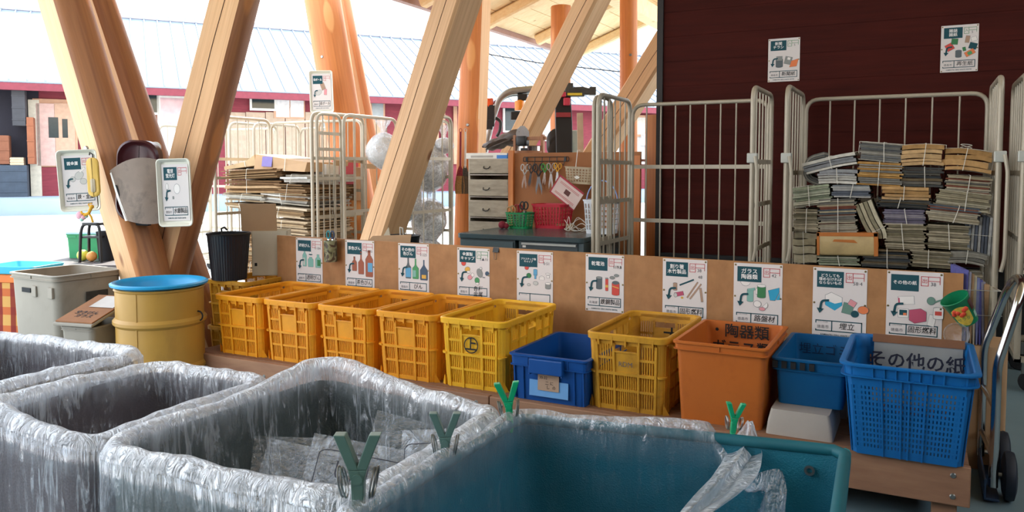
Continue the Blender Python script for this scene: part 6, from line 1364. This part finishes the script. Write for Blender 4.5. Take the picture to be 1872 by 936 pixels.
p = pd(690, 440, 5.2); t = thing('open_carton', 'open brown carton behind the board with its flaps spread', 'carton', (p.x, p.y + .05, 0)); m = MB(); z = p.z - .02; m.box(-.30, -.12, 0, .30, -.115, z); m.box(-.30, .12, 0, .30, .125, z); m.box(-.30, -.12, 0, -.295, .12, z); m.box(.295, -.12, 0, .30, .12, z); m.build('box', M_cardin, t); m = MB(); m.add([(-.05, -.12, z), (.30, -.12, z), (.30, -.10, z + .075), (.0, -.10, z + .055), (-.05, -.115, z), (.30, -.115, z), (.30, -.095, z + .075), (.0, -.095, z + .055)], [(0, 1, 2, 3), (7, 6, 5, 4), (0, 4, 5, 1), (1, 5, 6, 2), (2, 6, 7, 3), (3, 7, 4, 0)]); m.build('flap', M_cardin, t)
p = pd(695, 420, 5.35); m = MB(); m.add([(-.05, 0, -.05), (.06, 0, -.08), (.02, .01, .06), (-.05, .004, -.05), (.06, .006, -.08), (.02, .016, .06)], [(0, 1, 2), (5, 4, 3), (0, 3, 4, 1), (1, 4, 5, 2), (2, 5, 3, 0)]); o = m.build('flap', M_card, t, loc=(-.02, .06, z + .04))
# snack cup stuck behind the blue basket
p = py_(1758, 567, 3.55); t = thing('snack_cup', 'green and yellow snack cup tilted at the right end of the notice board', 'cup', p, 0, rot=(.25, -.55, .1))
m = MB(); m.lathe([(0, -.055), (.036, -.055), (.052, .055), (.054, .058), (.051, .06), (.035, -.05), (0, -.05)], 36); m.build('cup', pm('green_cup_print', '0f7a50', .4, 0, .05), t, angle=30)
def onc(u, z, r_off=.0012):
    r = .044 + .0073 * z / .055 * 1.1 + r_off; return (r * sin(u), -r * cos(u), z)
def patch(name, u0, u1, z0, z1, mat, off, sh=lambda u, v: 1):
    m = MB(); rows = []
    for i in range(13):
        rows.append([onc(u0 + (u1 - u0) * i / 12, (z0 + z1) / 2 + (k / 4 - .5) * (z1 - z0) * sh(i / 12, k / 4), off) for k in range(5)])
    m.loft(rows, False); m.build(name, mat, t)
patch('yellow_panel', -.95, .5, -.05, .04, pm('yellow_cup_print', 'd8b848', .5, 0, .2, 60), .0012, lambda u, v: .6 + .4 * sin(pi * u))
patch('brown_picture', .7, 1.3, .0, .045, pm('brown_cup_print', '5a3430', .5), .0013); patch('pale_panel', .8, 1.3, -.035, -.01, pm('pale_cup_print', '9ac4b0', .5), .0013)
m = MB()
for k in range(7): u = -.75 + k * .17; q = onc(u, .012 + .012 * sin(k * 1.4), .002); blob(m, q, .009, 1, .5, 1)
m.build('red_print', pm('orange_red_print', 'd0462a', .5), t)
tx_ = text_obj('サラダ', .016, pm('cup_lettering', '2a7a4a', .5), t, onc(-.25, -.018, .003), 'lettering', rot=(pi / 2, 0, -.25))
p = py_(1748, 612, 3.50); t = thing('clear_cup', 'clear round plastic cup lying on the basket edge below the snack cup', 'cup', p, 0, rot=(pi / 2 - .2, 0, 0)); m = MB(); m.lathe([(.038, -.02), (.044, .02), (.046, .022), (.043, .022), (.036, -.018), (0, -.02)], 28); m.att = [.3] * len(m.v); m.build('cup', F_pouch, t, fix=False)

# ------------------------------------------------------------ the compact work vehicle behind
vh = thing('work_vehicle', 'compact black work vehicle with a silver roll bar behind the scissors panel', 'vehicle', pd(960, 300, 9.6) * 1, 0, rot=(0, 0, YAW)); vh.location.z = 0
vo = vh.location.copy(); 
def V(px, y_, dep=9.6): 
    p = pd(px, y_, dep) - vo; return Vector((p.x * cos(-YAW) - p.y * sin(-YAW), p.x * sin(-YAW) + p.y * cos(-YAW), p.z))
m = MB(); m.tube(arc_pts([V(886, 278), V(897, 225), V(912, 180), V(930, 167), V(975, 163)], .25, 6), .045, 10); m.build('roll_bar', M_steel, vh)
m = MB(); m.tube(arc_pts([V(886, 278, 9.9), V(890, 235, 9.9), V(906, 190, 9.9), V(925, 172, 9.9), V(975, 168, 9.9)], .25, 6), .04, 10); m.build('roll_bar', M_steel, vh)
c = V(893, 188); m = MB(); m.lathe([(0, -.05), (.06, -.05), (.06, .05), (.03, .07), (0, .07)], 16, M=Matrix.Translation(c)); m.build('beacon', pm('orange_lens', 'd8541c', .3), vh)
c = V(950, 193); m = MB(); m.lathe([(0, -.06), (.06, -.06), (.06, .05), (.03, .07), (0, .07)], 16, M=Matrix.Translation(c)); m.build('beacon', pm('amber_lens', 'd88a2c', .3), vh)
c = V(895, 212); m = MB(); m.cbox(c, (.12, .1, .26)); m.cbox(V(894, 228), (.09, .1, .12)); m.build('lamp_cluster', M_black, vh, bevel=.01)
c = V(942, 212); m = MB(); m.cbox(c, (.11, .1, .10)); m.cbox(V(955, 178), (.12, .08, .08)); m.build('lamp', M_black, vh, bevel=.01)
m = MB(); m.tube(arc_pts([V(906, 215), V(916, 222), V(914, 240), V(908, 250)], .05), .02, 8); m.build('mirror_arm', M_black, vh)
m = MB(); a, b = V(1029, 165, 8.75), V(1036, 282, 8.75); 
m.loft([[(a.x - .085, a.y, a.z), (a.x + .085, a.y, a.z), (a.x + .085, a.y + .12, a.z), (a.x - .085, a.y + .12, a.z)], [((a.x + b.x) / 2 - .10, a.y, (a.z + b.z) / 2), ((a.x + b.x) / 2 + .085, a.y, (a.z + b.z) / 2), ((a.x + b.x) / 2 + .085, a.y + .12, (a.z + b.z) / 2), ((a.x + b.x) / 2 - .10, a.y + .12, (a.z + b.z) / 2)], [(b.x - .075, b.y, 0), (b.x + .075, b.y, 0), (b.x + .075, b.y + .12, 0), (b.x - .075, b.y + .12, 0)]], True, True, True, smooth=False); m.build('mast', M_black, vh, bevel=.008)
m = MB(); c = V(1030, 210, 8.75); m.cbox((c.x, c.y - .01, c.z), (.16, .03, .05)); m.build('red_band', pm('red_strap', '8a2a30', .6), vh)
m = MB(); 
for px, y_, w, h in ((1040, 163, .10, .14), (1054, 166, .20, .06), (1070, 168, .14, .08), (1083, 167, .08, .10), (1050, 175, .24, .03)): m.cbox(V(px, y_, 8.75), (w * .9, .12, h * .9))
m.tube([V(1044, 161, 8.75), V(1066, 160, 8.75), V(1088, 166, 8.75)], .012, 6); m.build('hydraulic_block', pm('hydraulic_grey', '4a4c4a', .4, .6), vh, bevel=.006)
m = MB(); m.cbox(V(1036, 186, 8.72), (.07, .1, .08)); m.cbox(V(1026, 173, 8.72), (.1, .08, .05)); m.build('red_fitting', pm('red_fitting', 'b8344a', .4), vh, bevel=.006); m = MB(); m.cbox(V(1050, 173, 8.74), (.16, .125, .025)); m.build('yellow_strip', pm('yellow_strip', 'd8c03a', .5), vh)
m = MB(); c = V(1024, 262, 8.9); m.loft([[(x + c.x, c.y + y, z + c.z) for x, z, _ in rrect(.30 + o, .34 + o, .13, 6)] for y, o in ((-.03, -.06), (0, 0), (.08, 0), (.11, -.06))], True, True, True); m.build('seat_back', M_black, vh)
m = MB(); c = V(1046, 260, 8.9); m.loft([[(x + c.x, c.y - .08 + y, z + c.z) for x, z, _ in rrect(.16 + o, .26 + o, .03, 4)] for y, o in ((-.03, -.02), (0, 0), (.04, 0))], True, True, True); m.build('seat_panel', pm('grey_green_panel', '9aa49c', .5), vh)
m = MB(); c = V(965, 300); m.loft([[(c.x + x, c.y + 1.6 + y, z) for x, y, _ in rrect(1.3 - o, 1.6 - o, .1, 4)] for z, o in ((.25, .1), (.35, 0), (1.05, 0), (1.15, .1))], True, True, True); m.build('chassis', pm('vehicle_body', '4a4c4c', .5), vh)
for sx_ in (-1, 1):
    for yy in (1.1, 2.05): m = MB(); m.lathe([(0, -.1), (.25, -.1), (.28, -.06), (.28, .06), (.25, .1), (0, .1)], 28, M=Matrix.Translation((c.x + sx_ * .6, c.y + yy, .28)) @ Matrix.Rotation(pi / 2, 4, 'Y')); m.build('wheel', M_blackmatte, vh)
# boards leaning behind the empty cage
for i, (px, lb, cc) in enumerate(((1068, 'pale board leaning behind the empty cage, left', 'b09a84'), (1090, 'dark slim board leaning behind the empty cage, middle', '2c2c2c'), (1110, 'brown board leaning behind the empty cage, right', 'a07850'))):
    p = pd(px, 205, 7.9); m = MB(); m.box(-.03, -.012, 0, .03, .012, p.z); o = m.build('plank', pm('plank_' + cc, cc, .7), loc=(p.x, p.y, 0), rot=(-.05, .02 * (i - 1), YAW)); tag(o, lb, 'board', 'boards behind the empty cage')
# ------------------------------------------------------------ yard and the red building across it
FA = radians(52.7); fx_ = Vector((cos(FA), sin(FA), 0)); fn = Vector((sin(FA), -cos(FA), 0))
F0 = pd(100, 358, 24.0); GZ = F0.z
def fp(px, y_, off=0.0):
    """pixel -> (u, z) on the facade plane moved off towards the camera"""
    d = ray(px, y_); o = F0 + fn * off; t = (o - EYE).dot(fn) / d.dot(fn); p = EYE + d * t - F0; return p.dot(fx_), p.z + F0.z - GZ
bd = thing('red_building', 'long red timber building with a white metal roof across the yard', 'building', (F0.x, F0.y, GZ), FA)
M_fac = wood('red_facade_boards', '6e1f2c', '8c2f3c', None, grain=(.6, .6, 9), rough=.7, knots=False); M_roof = pm('white_metal_roof', '808a98', .5, .0, .03, 1); M_fwood = pm('pale_building_wood', 'b98f72', .7, 0, .12, 4); M_glassd = pm('dark_window_glass', '2a3638', .15, 0, .1)
ze = fp(0, 155, .8)[1]; U0 = fp(-250, 300)[0]; U1 = fp(1330, 250)[0]
def facrect(name, px0, y0, px1, y1, mat, off=.05, th=.05, parent=bd):
    a = fp(px0, y1); b = fp(px1, y0); m = MB(); m.box(a[0], -off, a[1], b[0], -off + th, b[1]); return m.build(name, mat, parent)
m = MB(); m.box(U0, 0, 0, U1, .2, ze); m.build('wall', M_fac, bd)
m = MB(); m.box(U0 - .5, -.95, ze - .14, U1 + .5, -.8, ze + .08); m.box(U0 - .5, -.8, ze - .05, U1 + .5, 0, ze + .0); m.build('fascia', pm('red_fascia', '7a2a38', .6), bd)
rd, rh = 6.4, 3.15
m = MB(); y0_ = -.95
m.add([(U0 - .5, y0_, ze + .06), (U1 + .5, y0_, ze + .06), (U1 + .5, y0_ + rd, ze + rh), (U0 - .5, y0_ + rd, ze + rh), (U0 - .5, y0_, ze + .12), (U1 + .5, y0_, ze + .12), (U1 + .5, y0_ + rd, ze + rh + .06), (U0 - .5, y0_ + rd, ze + rh + .06)], [(0, 3, 2, 1), (4, 5, 6, 7), (0, 1, 5, 4), (1, 2, 6, 5), (2, 3, 7, 6), (3, 0, 4, 7)])
u = U0
while u < U1: m.add([(u, y0_, ze + .12), (u + .04, y0_, ze + .12), (u + .04, y0_ + rd, ze + rh + .06), (u, y0_ + rd, ze + rh + .06), (u, y0_, ze + .17), (u + .04, y0_, ze + .17), (u + .04, y0_ + rd, ze + rh + .11), (u, y0_ + rd, ze + rh + .11)], [(4, 5, 6, 7), (0, 1, 5, 4), (1, 2, 6, 5), (3, 0, 4, 7)]); u += .45
rf = m.build('roof', M_roof, bd); m = MB(); m.box(U0 - .5, y0_ + rd - .12, ze + rh + .02, U1 + .5, y0_ + rd + .12, ze + rh + .20); m.build('ridge_cap', pm('ridge_grey', '9a98a4', .5), rf)
m = MB(); m.box(U0, .2, 0, U1, .3, ze); m.box(U0, 3, 0, U1, 9, .4); m.build('back_wall', M_fac, bd)
facrect('bay_shade_panel', -120, 155, 70, 362, pm('bay_shade_navy', '1c1a26', .8), .06)  # flat dark sheet; the shade of the open recess is put into its colour
facrect('door_frame', 64, 183, 140, 305, M_fwood, .09)
d_ = facrect('door', 70, 190, 100, 303, pm('pinkish_door', 'c4a298', .6, 0, .1), .12, .04); facrect('pane', 90, 215, 107, 252, M_glassd, .125, .02, d_)
d_ = facrect('door', 103, 190, 136, 303, pm('pale_door', 'b8957c', .6, 0, .1), .12, .04); facrect('pane', 115, 218, 124, 252, M_glassd, .125, .02, d_)
facrect('door_post', 58, 183, 72, 360, pm('cream_post', 'c8c0ae', .6), .12)
facrect('plinth_panel', 76, 306, 260, 359, M_fac, .07)
facrect('wood_wall', 250, 208, 292, 300, pm('brown_board_wall', '8a5a46', .7, 0, .1), .06)
for px0, y0, px1, y1 in ((241, 160, 290, 209), (456, 163, 504, 202)):
    f = facrect('window_frame', px0, y0, px1, y1, M_white, .12, .08); facrect('pane', px0 + 4, y0 + 4, px1 - 4, y1 - 4, M_glassd, .13, .02, f)
f = facrect('door_frame', 290, 176, 342, 306, M_white, .12, .08); facrect('pane', 294, 181, 338, 228, pm('pinkish_glass', 'c8a8ac', .2, 0, .15, 3), .13, .02, f); facrect('lower_panel', 294, 232, 338, 303, pm('pale_panel', 'd8d8d8', .5), .13, .02, f)
for k in range(5):
    px = 415 + k * 36; facrect('lower_board', px, 206, px + 33, 300, pm('weathered_boards', 'b09a84', .75, 0, .12, 6), .06)
for px0 in (504, 530):
    for y0 in (177, 196):
        f = facrect('paper_screen', px0, y0, px0 + 24, y0 + 18, pm('screen_white', 'dcdad6', .7), .10)
facrect('screen_frame', 500, 166, 556, 216, M_fwood, .085); facrect('dark_transom', 504, 166, 554, 174, M_glassd, .10)
for px0, px1, y0, y1 in ((585, 640, 176, 300), (676, 702, 178, 260), (740, 772, 172, 262), (780, 800, 176, 262), (806, 812, 170, 300), (828, 834, 170, 300)):
    f = facrect('door_frame', px0, y0, px1, y1, M_fwood, .10, .06)
    if px1 - px0 > 10: facrect('pane', px0 + 3, y0 + 4, px1 - 3, (y0 + y1) / 2, pm('grey_glass', '8a9090', .2, 0, .15, 3), .11, .02, f)
f = facrect('window_frame', 918, 195, 962, 242, M_white, .12, .08); facrect('pane', 921, 198, 959, 239, M_glassd, .13, .02, f)
f = facrect('window_frame', 990, 205, 1018, 258, M_white, .12, .08); facrect('pane', 993, 208, 1015, 255, pm('pale_glass', 'a8b0b0', .2), .13, .02, f)
f = facrect('window_frame', 1156, 212, 1200, 250, M_fwood, .12, .08); facrect('pane', 1159, 216, 1197, 246, pm('pale_glass', 'b8b4a8', .2), .13, .02, f)
facrect('pale_wall', 1120, 245, 1205, 300, pm('pale_plaster', 'c8c4c0', .7), .06)
f = facrect('air_conditioner', 1168, 246, 1196, 266, pm('unit_white', 'd8d8d4', .5), .42, .36); facrect('vent_grille', 1171, 249, 1186, 263, pm('unit_grey', '8a8c8c', .5), .43, .02, f)
# raised apron in front of it
m = MB(); m.box(U0, -4.6, 0, U1, 2, GZ) if False else None
ap = MB(); c_ = [(U0, -3.2), (U1, -3.2), (U1, 12), (U0, 12)]
ap.box(U0, -3.2, -GZ, U1, 12, 0); ap.box(U0, -3.35, -GZ, U1, -3.2, .0)
o = ap.build('ground_apron', M_apron, loc=(F0.x, F0.y, GZ), rot=(0, 0, FA)); tag(o, kind='structure')
m = MB(); m.box(-32, 0.5, 0, 20, 60, .006)
def out_ground():
    # sunlit yard outside the eaves
    m = MB(); m.add([(-40, -6, .004), (XE - .9, -6, .004), (XE - .9, 12.5, .004), (12, 12.5, .004), (12, 60, .004), (-40, 60, .004)], [(0, 1, 2, 5), (2, 3, 4, 5)]); o = m.build('ground_yard', M_ground); tag(o, kind='structure')
out_ground()
# odds and ends in the dark bay
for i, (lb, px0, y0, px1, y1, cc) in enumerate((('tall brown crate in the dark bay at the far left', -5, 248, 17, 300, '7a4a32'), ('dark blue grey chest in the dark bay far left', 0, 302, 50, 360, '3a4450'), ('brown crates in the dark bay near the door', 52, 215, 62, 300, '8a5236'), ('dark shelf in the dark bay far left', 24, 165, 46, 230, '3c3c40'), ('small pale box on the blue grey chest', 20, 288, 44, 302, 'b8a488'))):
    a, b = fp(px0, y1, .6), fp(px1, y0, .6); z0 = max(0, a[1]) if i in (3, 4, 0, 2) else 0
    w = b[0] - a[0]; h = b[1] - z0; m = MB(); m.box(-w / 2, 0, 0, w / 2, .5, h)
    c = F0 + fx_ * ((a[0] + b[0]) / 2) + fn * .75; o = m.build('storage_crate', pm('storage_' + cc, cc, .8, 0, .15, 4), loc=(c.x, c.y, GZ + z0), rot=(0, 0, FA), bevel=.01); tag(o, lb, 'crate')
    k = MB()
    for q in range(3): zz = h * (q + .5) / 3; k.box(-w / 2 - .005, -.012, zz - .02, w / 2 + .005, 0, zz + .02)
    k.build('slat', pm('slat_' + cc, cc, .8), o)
# overhead cable
m = MB(); a, b = pd(805, 84, 13), pd(1140, 132, 15); m.tube([a, a.lerp(b, .5) + Vector((0, 0, -.05)), b], .012, 5); o = m.build('overhead_cable', M_blackmatte); tag(o, 'thin dark cable strung across the sky behind the posts', 'cable')
